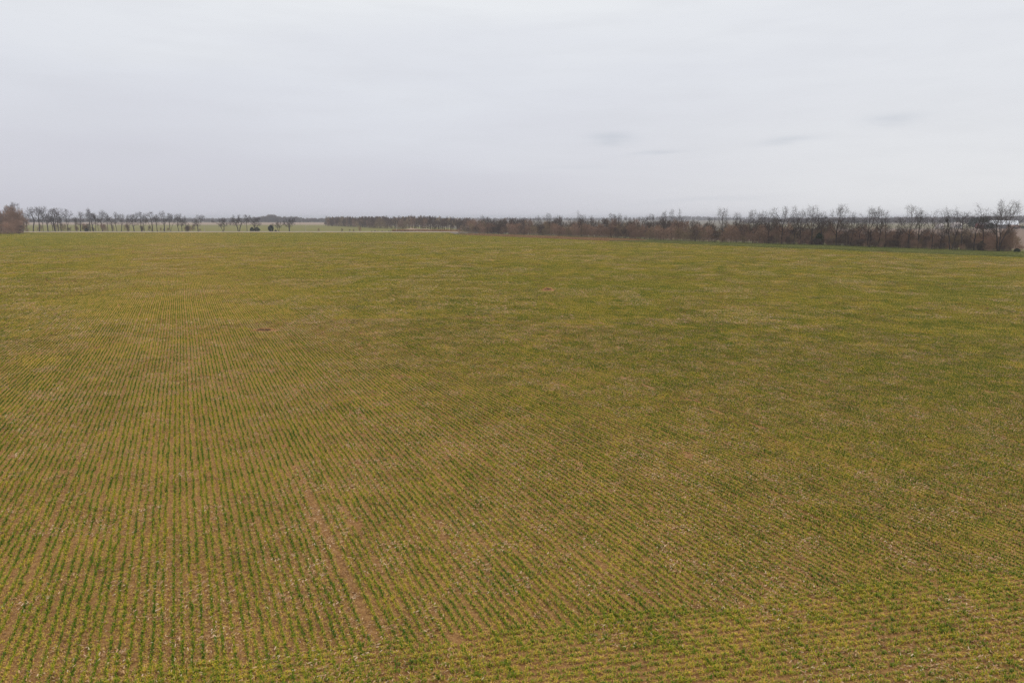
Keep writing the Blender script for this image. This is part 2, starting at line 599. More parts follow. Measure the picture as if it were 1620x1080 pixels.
ROWA = math.radians(25.6)
ux, uy = -math.sin(ROWA), math.cos(ROWA)       # along the rows
vx, vy = uy, -ux                               # across
h1, h2 = np.array(at(600, 1020)), np.array(at(1529, 910))
hd = (h2 - h1) / np.linalg.norm(h2 - h1)       # along the headland rows
hn = np.array([hd[1], -hd[0]])                 # toward the camera
if hn @ (-h1) < 0:
    hn = -hn
gapv = float(np.array(at(590, 1012)) @ np.array([vx, vy]))   # the missed drill row

DU, DV = 2.0, 12 * 0.19
uu = np.arange(-60, 620, DU) + DU / 2
vv = np.arange(-520, 420, DV) + DV / 2
voff = (gapv % 0.19) - 0.095
UU, VV = np.meshgrid(uu, vv)
UU, VV = UU.ravel(), VV.ravel() + voff
CX, CY = UU * ux + VV * vx, UU * uy + VV * vy
keep = inpoly(CX, CY, field_poly) & (CY > 4) & (np.abs(np.arctan2(CX, CY + 6)) < math.radians(47))
UU, VV, CX, CY = UU[keep], VV[keep], CX[keep], CY[keep]
D = np.hypot(CX, CY)
D = D * np.exp(rng.normal(0, 0.16, len(D)))        # detail levels mingle, no visible ring
burrow = np.array(at(867, 459.5))
washed = np.array(at(419, 523))


def side_of(x, y):
    """signed distance to the headland border, positive on the camera's side"""
    return (x - h1[0]) * hn[0] + (y - h1[1]) * hn[1]


def along(x, y):
    return (x - h1[0]) * hd[0] + (y - h1[1]) * hd[1]


PP, RR, SS, II = [], [], [], []


def add_rows(U, V, x, y, base_rot, lo, n, zs=1.0, ln=1.0):
    k = len(x)
    x = x + rng.normal(0, 0.012, k)
    y = y + rng.normal(0, 0.012, k)
    PP.append(np.stack([x, y, np.full(k, 0.0)], 1))
    flip = rng.integers(0, 2, k) * math.pi
    RR.append(base_rot + flip + rng.normal(0, 0.015, k))
    s = rng.uniform(0.85, 1.15, k)
    z = np.full(k, 1.0) * zs
    SS.append(np.stack([np.full(k, 1.02) * ln, s * (0.8 + 0.2 * z), s * z], 1))
    II.append(lo + rng.integers(0, n, k))


def vigour(x, y):
    return 0.6 * vnoise(x / 1.1, y / 1.1, 3) + 0.4 * vnoise(x / 5.0, y / 5.0, 5)


rowrot = math.atan2(uy, ux)
rowshift = rng.uniform(-0.5, 0.5, 4096)
rowside = rng.normal(0, 0.010, 4096)
rowphase = rng.normal(0, 0.5, 4096)
for lod, (d0, d1, L, lo, n) in enumerate([(0, 62, 0.5, 0, NEARV), (62, 125, 1.0, NEARV, MIDV)]):
    s = (D >= d0) & (D < d1)
    cu, cv = UU[s], VV[s]
    kk = int(DU / L)
    su = (np.arange(kk) + 0.5) * L - DU / 2
    sv = (np.arange(12) - 5.5) * 0.19
    a, b2 = np.meshgrid(su, sv)
    U = (cu[:, None] + a.ravel()[None]).ravel()
    V = (cv[:, None] + b2.ravel()[None]).ravel()
    ri = np.round(V / 0.19).astype(np.int64)
    V0 = V
    U = U + rowshift[ri % 4096]
    V = V + rowside[ri % 4096] + 0.03 * np.sin(U / 7.0 + rowphase[ri % 4096])
    x, y = U * ux + V * vx, U * uy + V * vy
    g = vigour(x, y)
    sd_ = side_of(x, y)
    lap = np.where(along(x, y) < -0.3, 1.6, 0.0)           # on the left the headland was drilled over
    ok = (sd_ < lap + 0.15) | ((sd_ < 12) & (rng.random(len(x)) < np.clip(0.35 - sd_ * 0.12, 0.05, 1)))
    ok &= ~((g < 0.26) & (rng.random(len(x)) < 0.06))
    # a missed row, and weaker rows where drill passes meet
    gv = np.abs(V0 - gapv)
    ok &= ~((gv < 0.096) & (sd_ > -9.5) & (rng.random(len(x)) < 0.96))
    passrow = np.abs(((V - gapv) + 400 * 9.12) % 9.12)
    ok &= ~((passrow < 0.1) & (sd_ < 0) & (rng.random(len(x)) < 0.10))
    ok &= np.hypot(x - burrow[0], (y - burrow[1]) * 0.7) > 0.85
    ok &= ~((np.abs(x - washed[0]) < 1.0) & (np.abs(y - washed[1]) < 0.45))
    add_rows(U[ok], V[ok], x[ok], y[ok], rowrot, lo, n, zs=np.clip(0.65 + 0.6 * g[ok], 0.7, 1.2))
s = D >= 125
g = vigour(CX[s], CY[s])
add_rows(UU[s], VV[s], CX[s], CY[s], rowrot, NEARV + MIDV, FARV, zs=np.clip(0.6 + g * 0.8, 0.6, 1.25))
# headland rows
hu = np.arange(-26, 70, 0.5)
hv_ = np.arange(0.0, 16.0, 0.19)
A, B = np.meshgrid(hu, hv_)
A, B = A.ravel(), B.ravel()
x = h1[0] + A * hd[0] + B * hn[0]
y = h1[1] + A * hd[1] + B * hn[1]
g = vigour(x, y)
ok = (y > 5) & (np.abs(np.arctan2(x, y + 6)) < math.radians(50)) & (B + 0.9 * vnoise(A / 1.3, 0 * A, 21) + rng.uniform(-.12, .12, len(x)) > 0.3)
add_rows(A[ok], B[ok], x[ok], y[ok], math.atan2(hd[1], hd[0]), NEARV + MIDV + FARV, DENSEV, zs=np.clip(0.75 + 0.6 * g[ok], 0.8, 1.25))

wheat = scatter("winter_wheat", np.concatenate(PP), np.concatenate(RR), np.concatenate(SS), np.concatenate(II), protos)
tag(wheat, "yellowing green winter wheat drilled in rows across the whole field", "wheat")


# residue on the soil
def residue_tile(name, n, L, smin, smax, seed):
    rg = np.random.default_rng(seed)
    V = np.zeros((n * 2, 3, 3)); T = np.zeros((n * 2, 3))
    ln = rg.uniform(smin, smax, n) ** 1.0
    wd = ln * rg.uniform(0.10, 0.40, n)
    an = rg.uniform(0, math.pi, n)
    c = rg.uniform(-L / 2, L / 2, (n, 2))
    # some pieces gather in little heaps
    hp = rg.uniform(-L / 2, L / 2, (3, 2))
    for i in range(n):
        if rg.random() < 0.3:
            c[i] = hp[rg.integers(0, 3)] + rg.normal(0, 0.06, 2)
    d = np.stack([np.cos(an), np.sin(an)], 1); s = np.stack([-d[:, 1], d[:, 0]], 1)
    z = rg.uniform(0.006, 0.06, n); tz = rg.uniform(-0.02, 0.03, n)
    q = [c - d * ln[:, None] / 2 - s * wd[:, None] / 2, c + d * ln[:, None] / 2 - s * wd[:, None] / 2,
         c + d * ln[:, None] / 2 * rg.uniform(0.5, 1.1, n)[:, None] + s * wd[:, None] / 2 * rg.uniform(-0.5, 1, n)[:, None], c - d * ln[:, None] / 2 * rg.uniform(0.2, 1, n)[:, None] + s * wd[:, None] / 2]
    qz = [z, z + np.abs(tz), z + np.abs(tz) + 0.01, z + 0.008]
    for k, (i0, i1, i2) in enumerate([(0, 1, 2), (0, 2, 3)]):
        for j, i in enumerate((i0, i1, i2)):
            V[k::2, j, :2] = q[i]; V[k::2, j, 2] = qz[i]
    tt = rg.beta(2.3, 1.9, n)
    T[:] = np.repeat(tt, 2)[:, None]
    return tri_mesh(name, V, T, m_res)


rp = [residue_tile("residue_tile", 230, 1.0, 0.015, 0.085, 500 + i) for i in range(8)]
rp += [residue_tile("residue_wide_tile", 600, 3.0, 0.05, 0.17, 600 + i) for i in range(5)]
P_, R_, S_, I_ = [], [], [], []
gx, gy = np.meshgrid(np.arange(-60, 60, 1.0), np.arange(5, 62, 1.0))
gx, gy = gx.ravel(), gy.ravel()
k = (np.abs(np.arctan2(gx, gy + 6)) < math.radians(47)) & (np.hypot(gx, gy) < 60)
gx, gy = gx[k], gy[k]
dn = vnoise(gx / 3.0, gy / 3.0, 11) * 0.6 + vnoise(gx / 11.0, gy / 11.0, 12) * 0.4
k = rng.random(len(gx)) < np.clip((dn - 0.2) * 2.4, 0.25, 1)
n_ = k.sum()
P_.append(np.stack([gx[k], gy[k], np.zeros(n_)], 1)); R_.append(rng.integers(0, 4, n_) * math.pi / 2)
I_.append(rng.integers(0, 8, n_))
gx, gy = np.meshgrid(np.arange(-260, 260, 3.0), np.arange(30, 260, 3.0))
gx, gy = gx.ravel(), gy.ravel()
k = (np.abs(np.arctan2(gx, gy + 6)) < math.radians(47)) & (np.hypot(gx, gy) >= 58) & inpoly(gx, gy, field_poly) & (np.hypot(gx, gy) < 260)
gx, gy = gx[k], gy[k]
dn = vnoise(gx / 9.0, gy / 9.0, 11)
k = rng.random(len(gx)) < np.clip((dn - 0.2) * 2.0, 0.15, 1)
n2_ = k.sum()
P_.append(np.stack([gx[k], gy[k], np.zeros(n2_)], 1)); R_.append(rng.integers(0, 4, n2_) * math.pi / 2)
I_.append(8 + rng.integers(0, 5, n2_))
res = scatter("crop_residue", np.concatenate(P_), np.concatenate(R_), np.ones((n_ + n2_, 3)), np.concatenate(I_), rp)
tag(res, "pale bits of old crop residue scattered between the wheat rows", "crop residue")


# grass on the margin by the hedge
def grass_tile(name, n, L, hmin, hmax, w, seed, m, t0, t1):
    rg = np.random.default_rng(seed)
    Vs, Ts = [], []
    for k in range(n):
        c = rg.uniform(-L / 2, L / 2, 2)
        V, T = blades(c[0], c[1], 6, 0.18, hmin, hmax, w, t0, t1, rg)
        Vs.append(V); Ts.append(T)
    return tri_mesh(name, np.concatenate(Vs), np.concatenate(Ts), m)


m_ggrass, t, b = mat("margin_grass_blades")
at_n = N(t, 'ShaderNodeAttribute', attribute_name="tint")
ff = M(t, 'ADD', at_n.outputs['Fac'], M(t, 'MULTIPLY', M(t, 'SUBTRACT', noise(t, pos(t), 0.12, 3.0), 0.5), 0.9), clamp=True)
t.links.new(ramp(t, ff, [(0.0, (0.14, 0.17, 0.04)), (0.5, (0.30, 0.30, 0.075)), (1.0, (0.48, 0.38, 0.18))]), b.inputs['Base Color'])
gp = [grass_tile("grass_tile", 60, 2.0, 0.12, 0.4, 0.03, 700 + i, m_ggrass, 0.05, 0.6) for i in range(4)]
dp = [grass_tile("dry_tile", 60, 2.0, 0.2, 0.7, 0.03, 720 + i, m_res, 0.15, 0.8) for i in range(4)]


def along_poly(A_, B_, step, fa=0.0, fb=1.0):
    """points filling the band between two matching polylines"""
    out = []
    for i in range(len(A_) - 1):
        a0, a1, b0, b1 = A_[i], A_[i + 1], B_[i], B_[i + 1]
        L = max(np.linalg.norm(a1 - a0), 1e-3)
        W = max(np.linalg.norm(b0 - a0), 0.5)
        for s in np.arange(0, L, step):
            f = s / L
            for w_ in np.arange(0, 1.0, step / W):
                p0 = a0 + (a1 - a0) * f
                p1 = b0 + (b1 - b0) * f
                out.append(p0 + (p1 - p0) * min(1, (w_ + step / W / 2)) + rng.uniform(-.4, .4, 2))
    return np.array(out)


EDGX = np.vstack([EDGE, EXT]); HEDX = np.vstack([HEDGE, HEXT])
gpts = along_poly(EDGX, HEDX + nrm * 5, 2.0)
isdry = (gpts[:, 1] > 262) & (vnoise(gpts[:, 0] / 14, gpts[:, 1] / 14, 9) > 0.18)
gg = gpts[~isdry]
gd = gpts[isdry]
o = scatter("margin_grass", np.c_[gg, np.zeros(len(gg))], rng.uniform(0, 6.28, len(gg)), np.ones((len(gg), 3)), rng.integers(0, 4, len(gg)), gp)
tag(o, "strip of green grass between the wheat and the bare hedgerow", "grass")
o = scatter("dry_margin_grass", np.c_[gd, np.zeros(len(gd))], rng.uniform(0, 6.28, len(gd)), np.full((len(gd), 3), 0.8), rng.integers(0, 4, len(gd)), dp)
tag(o, "thin strip of tan dead grass along the distant hedgerow foot", "dry grass")


# ------------------------------------------------------------------ trees by space colonisation
def colonise(roots, attr_pts, step, kill, infl, rg, up=0.08, iters=120, maxn=2600):
    """roots: list of polylines (trunks). returns positions and parents"""
    Ppos, par = [], []
    for line in roots:
        prev = -1
        for q in line:
            Ppos.append(np.array(q, float)); par.append(prev); prev = len(Ppos) - 1
    P = np.zeros((maxn + 400, 3))
    n = len(Ppos)
    P[:n] = Ppos
    A_ = np.array(attr_pts)
    d = np.full(len(A_), 1e9); ni = np.zeros(len(A_), int)

    def upd(i0, i1):
        nonlocal d, ni
        dd = np.linalg.norm(A_[:, None, :] - P[None, i0:i1, :], axis=2)
        j = dd.argmin(1); m = dd[np.arange(len(A_)), j]
        b_ = m < d
        d[b_] = m[b_]; ni[b_] = j[b_] + i0
    upd(0, n)
    for it in range(iters):
        act = d < (infl if it > 12 else 1e8)
        if not act.any() or n >= maxn:
            break
        dirs = {}
        vec = A_[act] - P[ni[act]]
        vec /= np.linalg.norm(vec, axis=1)[:, None] + 1e-9
        acc = np.zeros((n, 3)); np.add.at(acc, ni[act], vec)
        src = np.unique(ni[act])
        new = acc[src]
        new /= np.linalg.norm(new, axis=1)[:, None] + 1e-9
        new += rg.normal(0, 0.15, new.shape)
        new[:, 2] += up
        new /= np.linalg.norm(new, axis=1)[:, None] + 1e-9
        q = P[src] + new * step
        k_ = min(len(q), maxn - n)
        P[n:n + k_] = q[:k_]
        par.extend(int(i) for i in src[:k_])
        upd(n, n + k_)
        n += k_
        al = d > kill
        A_, d, ni = A_[al], d[al], ni[al]
        if len(A_) == 0:
            break
    return P[:n], np.array(par)


def ellipsoid(rg, n, c, r):
    u = rg.normal(size=(n, 3)); u /= np.linalg.norm(u, axis=1)[:, None]
    return np.array(c) + u * (rg.random(n) ** 0.45)[:, None] * np.array(r)


def skeleton_mesh(P, par, tip_r, expo, rg, trunk_r, twig_n, twig_l, twig_w, mats, name, base_flare=1.25, split=0.35):
    """returns (trunk mesh, crown mesh): thick limbs and the finer branches with twigs"""
    n = len(P)
    load = np.zeros(n); kids = np.zeros(n, int)
    for i in range(n - 1, -1, -1):
        if kids[i] == 0:
            load[i] = 1.0
        if par[i] >= 0:
            load[par[i]] += load[i]; kids[par[i]] += 1
    R = tip_r * load ** expo
    R *= min(1.0, trunk_r / R.max()) if R.max() > trunk_r else 1.0
    R = np.maximum(R, tip_r * 0.8)
    thick = R > trunk_r * split
    out = {True: ([], []), False: ([], [])}
    for i in range(n):
        j = par[i]
        if j < 0:
            continue
        a, b_ = P[j], P[i]
        d = b_ - a; L = np.linalg.norm(d)
        if L < 1e-6:
            continue
        d = d / L
        up = np.array([0, 0, 1.0]) if abs(d[2]) < 0.8 else np.array([1.0, 0, 0])
        s = np.cross(d, up); s /= np.linalg.norm(s); t_ = np.cross(d, s)
        th = bool(thick[i])
        k = 6 if th else 3
        vs, fs = out[th]
        o0 = len(vs)
        ra = R[j] if R[j] < R[i] * 1.7 else R[i] * 1.15
        if par[j] < 0 and a[2] < 0.2:
            ra *= base_flare
        for (c_, r_) in ((a - d * r_over(R[i]), ra), (b_, R[i])):
            for m_ in range(k):
                an = 2 * math.pi * m_ / k
                vs.append(c_ + (s * math.cos(an) + t_ * math.sin(an)) * r_)
        for m_ in range(k):
            m2 = (m_ + 1) % k
            fs.append((o0 + m_, o0 + m2, o0 + k + m2, o0 + k + m_))
    vs, fs = out[False]
    for i in range(n):
        if kids[i] == 0 or (load[i] < 6 and rg.random() < 0.6):
            base = P[i]; j = par[i]
            d0 = P[i] - P[j] if j >= 0 else np.array([0, 0, 1.0])
            d0 = d0 / (np.linalg.norm(d0) + 1e-9)
            for k_ in range(rg.integers(max(1, twig_n - 2), twig_n + 2)):
                d = d0 * 0.8 + rg.normal(0, 0.5, 3) + np.array([0, 0, 0.25]); d /= np.linalg.norm(d)
                s = np.cross(d, rg.normal(size=3)); s /= np.linalg.norm(s) + 1e-9
                L = twig_l * rg.uniform(0.5, 1.25); w = twig_w * rg.uniform(0.7, 1.3)
                o0 = len(vs)
                tip_ = base + d * L
                vs.extend([base - s * w, base + s * w, tip_])
                fs.append((o0, o0 + 1, o0 + 2))
                for q_ in (0.35, 0.6):
                    d2 = d + rg.normal(0, 0.55, 3); d2 /= np.linalg.norm(d2)
                    b2_ = base + d * L * q_
                    o0 = len(vs)
                    vs.extend([b2_ - s * w * .8, b2_ + s * w * .8, b2_ + d2 * L * 0.6])
                    fs.append((o0, o0 + 1, o0 + 2))
    ms = []
    for th, mt, nm in ((True, mats[0], "trunk"), (False, mats[1], "crown")):
        v_, f_ = out[th]
        ms.append(mesh_of(name + "_" + nm, v_, f_, mt) if f_ else None)
    return ms


def r_over(r):
    return min(r * 0.5, 0.15)


def trunk_line(rg, h, lean=0.05, step=0.5, x=0.0, y=0.0, ang=None):
    ang = rg.uniform(0, 6.28) if ang is None else ang
    pts = [(x, y, -0.15)]
    z = 0.0
    cx, cy = x, y
    while z < h:
        z += step
        cx += math.cos(ang) * lean * step + rg.normal(0, 0.03)
        cy += math.sin(ang) * lean * step + rg.normal(0, 0.03)
        pts.append((cx, cy, z))
    return pts


def tall_tree(seed, Ht=13.0, W=8.0, fork=0.25, clumps=6, stems=1, natt=520, lean=0.06, tr=0.30, open_=0.6, twig_w=0.012, mats=None, top_bias=0.45, tip=0.014, spread=1.0, low=0.22):
    rg = np.random.default_rng(seed)
    roots = []
    for s_ in range(stems):
        a = s_ * 6.28 / max(1, stems) + rg.uniform(-.5, .5)
        roots.append(trunk_line(rg, Ht * fork * rg.uniform(0.8, 1.2), lean if stems == 1 else rg.uniform(0.08, 0.28), x=0.25 * math.cos(a) * (stems > 1), y=0.25 * math.sin(a) * (stems > 1), ang=a if stems > 1 else None))
    pts = []
    a0 = rg.uniform(0, 6.28)
    for c_ in range(clumps):
        a = a0 + c_ * 2.4 + rg.uniform(-.4, .4)
        hz_ = top_bias + (0.93 - top_bias) * rg.random() ** 0.8
        rad = W / 2 * rg.uniform(0.35, 1.0) * (0.45 + 0.95 * hz_) * (0.72 if hz_ > 0.85 else 1.0)
        if c_ == 0:
            hz_, rad = 0.90, W * 0.05
        if c_ == 1:
            hz_, rad = 0.80, W * 0.22
        rz_ = Ht * rg.uniform(0.12, 0.22)
        rx_ = Ht * rg.uniform(0.05, 0.11) * spread
        cz = min(Ht * hz_, Ht - rz_ * 0.9)
        pts.append(ellipsoid(rg, int(natt / clumps), (rad * math.cos(a), rad * math.sin(a), cz), (rx_, rx_, rz_)))
    # sparse low branches
    pts.append(ellipsoid(rg, int(natt * 0.16), (0, 0, Ht * 0.55), (W * 0.40, W * 0.40, Ht * 0.25)))
    A_ = np.concatenate(pts)
    A_ = A_[A_[:, 2] > Ht * low]
    P, par = colonise(roots, A_, Ht * 0.024, Ht * 0.032, Ht * 0.42, rg, up=0.22)
    return skeleton_mesh(P, par, tip, 0.50, rg, tr, 4, Ht * 0.085, twig_w * 0.9, mats or (m_bark, m_twig), "bare_tree", split=0.42)


def shrub(seed, Ht=6.0, W=6.0, m=None, natt=420, dense=5, twig_w=0.014, base=0.12):
    rg = np.random.default_rng(seed)
    roots = []
    for s_ in range(7):
        a = rg.uniform(0, 6.28); r = rg.uniform(0, W * 0.22)
        roots.append(trunk_line(rg, Ht * 0.15, rg.uniform(0.1, 0.6), step=0.3, x=r * math.cos(a), y=r * math.sin(a), ang=a))
    pts = []
    for c_ in range(6):
        a = rg.uniform(0, 6.28); rad = W / 2 * rg.uniform(0.1, 0.62)
        r = W * rg.uniform(0.18, 0.28)
        cz = Ht * rg.uniform(0.35, 0.82)
        cz = min(cz, Ht - r * .8)
        pts.append(ellipsoid(rg, natt // 7, (rad * math.cos(a), rad * math.sin(a), cz), (r, r, r)))
    pts.append(ellipsoid(rg, natt // 5, (0, 0, Ht * 0.35), (W * 0.46, W * 0.46, Ht * 0.33)))
    A_ = np.concatenate(pts); A_ = A_[A_[:, 2] > Ht * base * 0.5]
    P, par = colonise(roots, A_, Ht * 0.055, Ht * 0.065, Ht * 0.6, rg, maxn=1400)
    ms = skeleton_mesh(P, par, 0.014, 0.42, rg, 0.11, dense + 1, Ht * 0.13, twig_w, (m or m_pink, m or m_pink), "shrub", split=9.0)
    return ms[1]


def plant_tree(name, ms, p, s, rz, label, cat, group):
    """s = (horizontal, vertical) scale; trunk and crown are its parts"""
    r = empty(name, (p[0], p[1], 0), rz)
    r.scale = (s[0], s[0], s[1])
    if ms[0]:
        link("trunk", ms[0], r)
    link("crown", ms[1], r)
    tag(r, label, cat, group)
    return r


ORD = ["first", "second", "third", "fourth", "fifth", "sixth", "seventh", "eighth", "ninth", "tenth", "eleventh", "twelfth", "thirteenth",
       "fourteenth", "fifteenth", "sixteenth", "seventeenth", "eighteenth", "nineteenth", "twentieth", "twenty-first", "twenty-second",
       "twenty-third", "twenty-fourth", "twenty-fifth", "twenty-sixth", "twenty-seventh", "twenty-eighth", "twenty-ninth", "thirtieth",
       "thirty-first", "thirty-second", "thirty-third", "thirty-fourth", "thirty-fifth", "thirty-sixth", "thirty-seventh", "thirty-eighth"]

# --- shrub library
S_pink = [shrub(60 + i, 6, 6.5, m_pink, natt=520, twig_w=0.024) for i in range(4)]
S_tan = [shrub(70 + i, 6, 6.5, m_tan, natt=480, twig_w=0.024) for i in range(3)]
S_dark = [shrub(80 + i, 6, 5.5, m_dark, natt=560, twig_w=0.024) for i in range(4)]


def plant_shrub(name, lib, p, hh, wv, label, cat, group):
    me = lib[int(rng.integers(0, len(lib)))]
    o = link(name, me)
    o.location = (p[0], p[1], 0)
    o.rotation_euler = (0, 0, rng.uniform(0, 6.28))
    s = hh / 6
    o.scale = (s * wv, s * wv, s)
    tag(o, label, cat, group)
    return o


# --- left row of slender bare trees beyond the road (px of trunk, top py, kind)
slim = [tall_tree(10 + i, 13, 5.2, fork=0.38, clumps=3 + i % 2, natt=300, tr=0.30, lean=0.05 + 0.05 * (i % 3), top_bias=0.6, twig_w=0.022, tip=0.022) for i in range(6)]
vee = [tall_tree(20 + i, 13, 8.5, fork=0.16, clumps=5, stems=2, natt=330, tr=0.30, top_bias=0.5, twig_w=0.022, tip=0.02) for i in range(3)]
full = [tall_tree(30 + i, 12, 8.5, fork=0.20, clumps=7, natt=460, tr=0.34, top_bias=0.42, twig_w=0.022, tip=0.02) for i in range(3)]
KIND = {'s': (slim, 13, "slender bare roadside tree with a high tuft of twigs"),
        'v': (vee, 13, "fork-stemmed bare roadside tree"),
        'f': (full, 12, "full-crowned bare roadside tree")}
leftrow = [(34, 338, 's'), (43, 336, 's'), (52.5, 328, 's'), (62.5, 327.5, 's'), (69, 336, 's'), (76, 328, 'f'), (84, 340, 's'), (87.5, 329, 'f'), (92.5, 337, 's'), (97, 341, 's'),
           (108, 332, 'v'), (121, 343, 's'), (128, 334, 'f'), (143, 331.5, 's'), (147.5, 334, 's'), (151.5, 336, 's'), (156.5, 345, 's'), (162.5, 335, 'f'), (171, 338, 's'),
           (178, 340, 'v'), (185, 336, 's'), (192, 336, 's'), (203, 337, 'v'), (212.5, 338, 'f'), (224, 336, 's'), (229, 339, 's'),
           (241, 335.5, 'v'), (249, 337, 's'), (260.5, 334, 'f'), (270, 338, 'v'), (283, 341, 's'), (288, 337, 'f'), (294, 342, 's'), (313.5, 341, 'f')]
for i, (px, ty, kd) in enumerate(leftrow):
    p = at(px, 366.1 + rng.uniform(-0.15, 0.15))
    hh = height(px, ty, p)
    lib, base, nm = KIND[kd]
    ms = lib[int(rng.integers(0, len(lib)))]
    sv = hh / base
    lab = "%s, %s right of the left thicket" % (nm, ORD[i])
    plant_tree("bare_tree", ms, p, (sv * rng.uniform(0.75, 1.35), sv * rng.uniform(0.9, 1.08)), rng.uniform(0, 6.28), lab, "tree", "row of bare trees beyond the gravel road")
for i in range(34):
    px = rng.uniform(38, 318)
    p = at(px, 366.1 + rng.uniform(-0.25, 0.1))
    plant_shrub("roadside_scrub", [S_tan, S_dark, S_dark, S_pink][i % 4], p, rng.uniform(1.6, 5.5), rng.uniform(0.5, 0.9),
                "scrubby undergrowth at the foot of the left tree row", "shrub", "undergrowth of the left tree row")
# isolated trees further along the road
rnd = [tall_tree(40 + i, 8, 9.5, fork=0.14, clumps=8, stems=2, natt=620, tr=0.32, top_bias=0.4, twig_w=0.02, tip=0.018, spread=1.3) for i in range(3)]
for j, (px, ty, wv, lab) in enumerate([(353, 345, 1.0, "small round bare tree standing alone left of the broad one"),
                                       (378, 339, 1.0, "broad low-branched bare tree left of the dark utility pole"),
                                       (405.5, 344, 0.9, "bare tree rising behind the two dark cedar bushes"),
                                       (441, 350, 0.9, "thin small bare tree right of the single dark cedar"),
                                       (458, 345, 1.0, "reddish multi-stemmed bare tree alone in the green pasture")]):
    p = at(px, 366.4)
    hh = height(px, ty, p)
    ms = rnd[j % 3]
    plant_tree("bare_tree", ms, p, (hh / 8 * wv, hh / 8), rng.uniform(0, 6.28), lab, "tree", "lone bare trees along the road")

# cedar bushes: dense dark needle sprays on a short stem
def cedar_mesh(seed, Ht, W):
    rg = np.random.default_rng(seed)
    n = 900
    z = rg.random(n) ** 0.8
    prof = np.sin(np.clip(0.18 + z * 0.82, 0, 1) * math.pi) ** 0.7
    a = rg.uniform(0, 6.28, n)
    rr = W / 2 * prof * rg.uniform(0.35, 1.0, n) ** 0.5 * (1 + 0.15 * np.sin(3 * a + seed))
    c = np.stack([rr * np.cos(a), rr * np.sin(a), 0.05 + z * Ht * 0.95], 1)
    d = rg.normal(0, 1, (n, 3)); d[:, 2] = np.abs(d[:, 2]) + 0.4
    d /= np.linalg.norm(d, axis=1)[:, None]
    s = np.cross(d, rg.normal(size=(n, 3))); s /= np.linalg.norm(s, axis=1)[:, None]
    L = 0.13 * Ht
    vs, fs = [], []
    for i in range(n):
        o0 = len(vs)
        vs.extend([c[i] - s[i] * L * .3, c[i] + s[i] * L * .3, c[i] + d[i] * L])
        fs.append((o0, o0 + 1, o0 + 2))
    return mesh_of("cedar", vs, fs, m_cedar)


cedar = [cedar_mesh(1, 3, 3.2), cedar_mesh(2, 3, 2.6)]
stem_v = [(math.cos(a) * .1, math.sin(a) * .1, z) for z in (-0.1, 1.6) for a in (0, 1.57, 3.14, 4.71)]
stem_me = mesh_of("cedar_stem", stem_v, [(i, (i + 1) % 4, 4 + (i + 1) % 4, 4 + i) for i in range(4)], m_bark)


def plant_cedar(px, by, ty, wv, lab, k=0, name="cedar_bush", grp="dark cedar bushes"):
    p = at(px, by)
    hh = height(px, ty, p)
    r = empty(name, (p[0], p[1], 0), rng.uniform(0, 6))
    r.scale = (hh / 3 * wv, hh / 3 * wv, hh / 3)
    link("foliage", cedar[k % 2], r)
    link("stem", stem_me, r)
    tag(r, lab, "bush", grp)


plant_cedar(137, 366.3, 361, 1.0, "low dark cedar bush between bare trees of the left row")
plant_cedar(399, 366.3, 359.5, 1.1, "left of the two dark cedar bushes by the utility pole", 1)
plant_cedar(406.5, 366.3, 359.5, 1.3, "right of the two dark cedar bushes by the utility pole", 0)
plant_cedar(429, 366.3, 356, 1.0, "single pointed dark cedar bush in the middle of the pasture edge", 1)
plant_cedar(436, 366.3, 363.5, 1.2, "low dark shrub touching the pointed cedar's right side", 0)

# little shrubs along the road
for px, ty, lib, lab in [(324 - 8, 361, S_tan, "small tan shrub left of the short pale post"),
                         (504, 361, S_pink, "small reddish shrub standing alone by the road"),
                         (541, 361.5, S_dark, "leftmost of the four small shrubs before the wood"),
                         (553.5, 362.5, S_dark, "second of the four small shrubs before the wood"),
                         (559.5, 362.5, S_dark, "third of the four small shrubs before the wood"),
                         (569.5, 358.5, S_pink, "tallest of the four small shrubs before the wood")]:
    p = at(px, 366.5)
    plant_shrub("roadside_shrub", lib, p, height(px, ty, p), 0.75, lab, "shrub", "small shrubs along the road")

# --- thicket at the left edge of the picture
for i, (px, by, ty, lib, wv) in enumerate([(24, 369.6, 323, 'd', .7), (8, 370, 330, 'p', .8), (30, 369.8, 330, 'p', .75), (-12, 370, 326, 'p', .9), (-30, 370, 330, 'd', .9), (16, 369.9, 338, 'p', 1.0),
                                            (2, 370.2, 342, 'p', 1.1), (36, 369.4, 341, 'p', .9), (24, 370.1, 348, 'p', 1.2), (10, 370.5, 352, 'p', 1.4), (-8, 370.6, 348, 'd', 1.3),
                                            (-48, 370, 332, 'p', .9), (-70, 370, 336, 'p', 1.0), (33, 369.9, 356, 'd', 1.3), (28, 369.2, 340, 'd', 1.0), (12, 369.2, 336, 'd', 1.0), (-3, 369.3, 334, 'd', 1.0), (19, 370.0, 328, 'p', .7)]):
    p = at(px, by)
    hh = height(px, ty, p)
    nm = "dark" if lib == 'd' else "reddish brown"
    plant_shrub("thicket_shrub", S_dark if lib == 'd' else S_pink, p, hh, wv * 0.8 if hh > 9 else wv,
                "%s bare tall shrub in the dense thicket at the left edge" % nm, "shrub", "thicket at the left edge")
twg = tall_tree(55, 14, 9, fork=0.2, clumps=7, natt=700, top_bias=0.5, twig_w=0.022)
p = at(28, 369.0)
plant_tree("bare_tree", twg, p, (height(28, 321.5, p) / 14 * .9, height(28, 321.5, p) / 14), 0.5, "tall bushy bare tree crowning the thicket at the left edge", "tree", "thicket at the left edge")

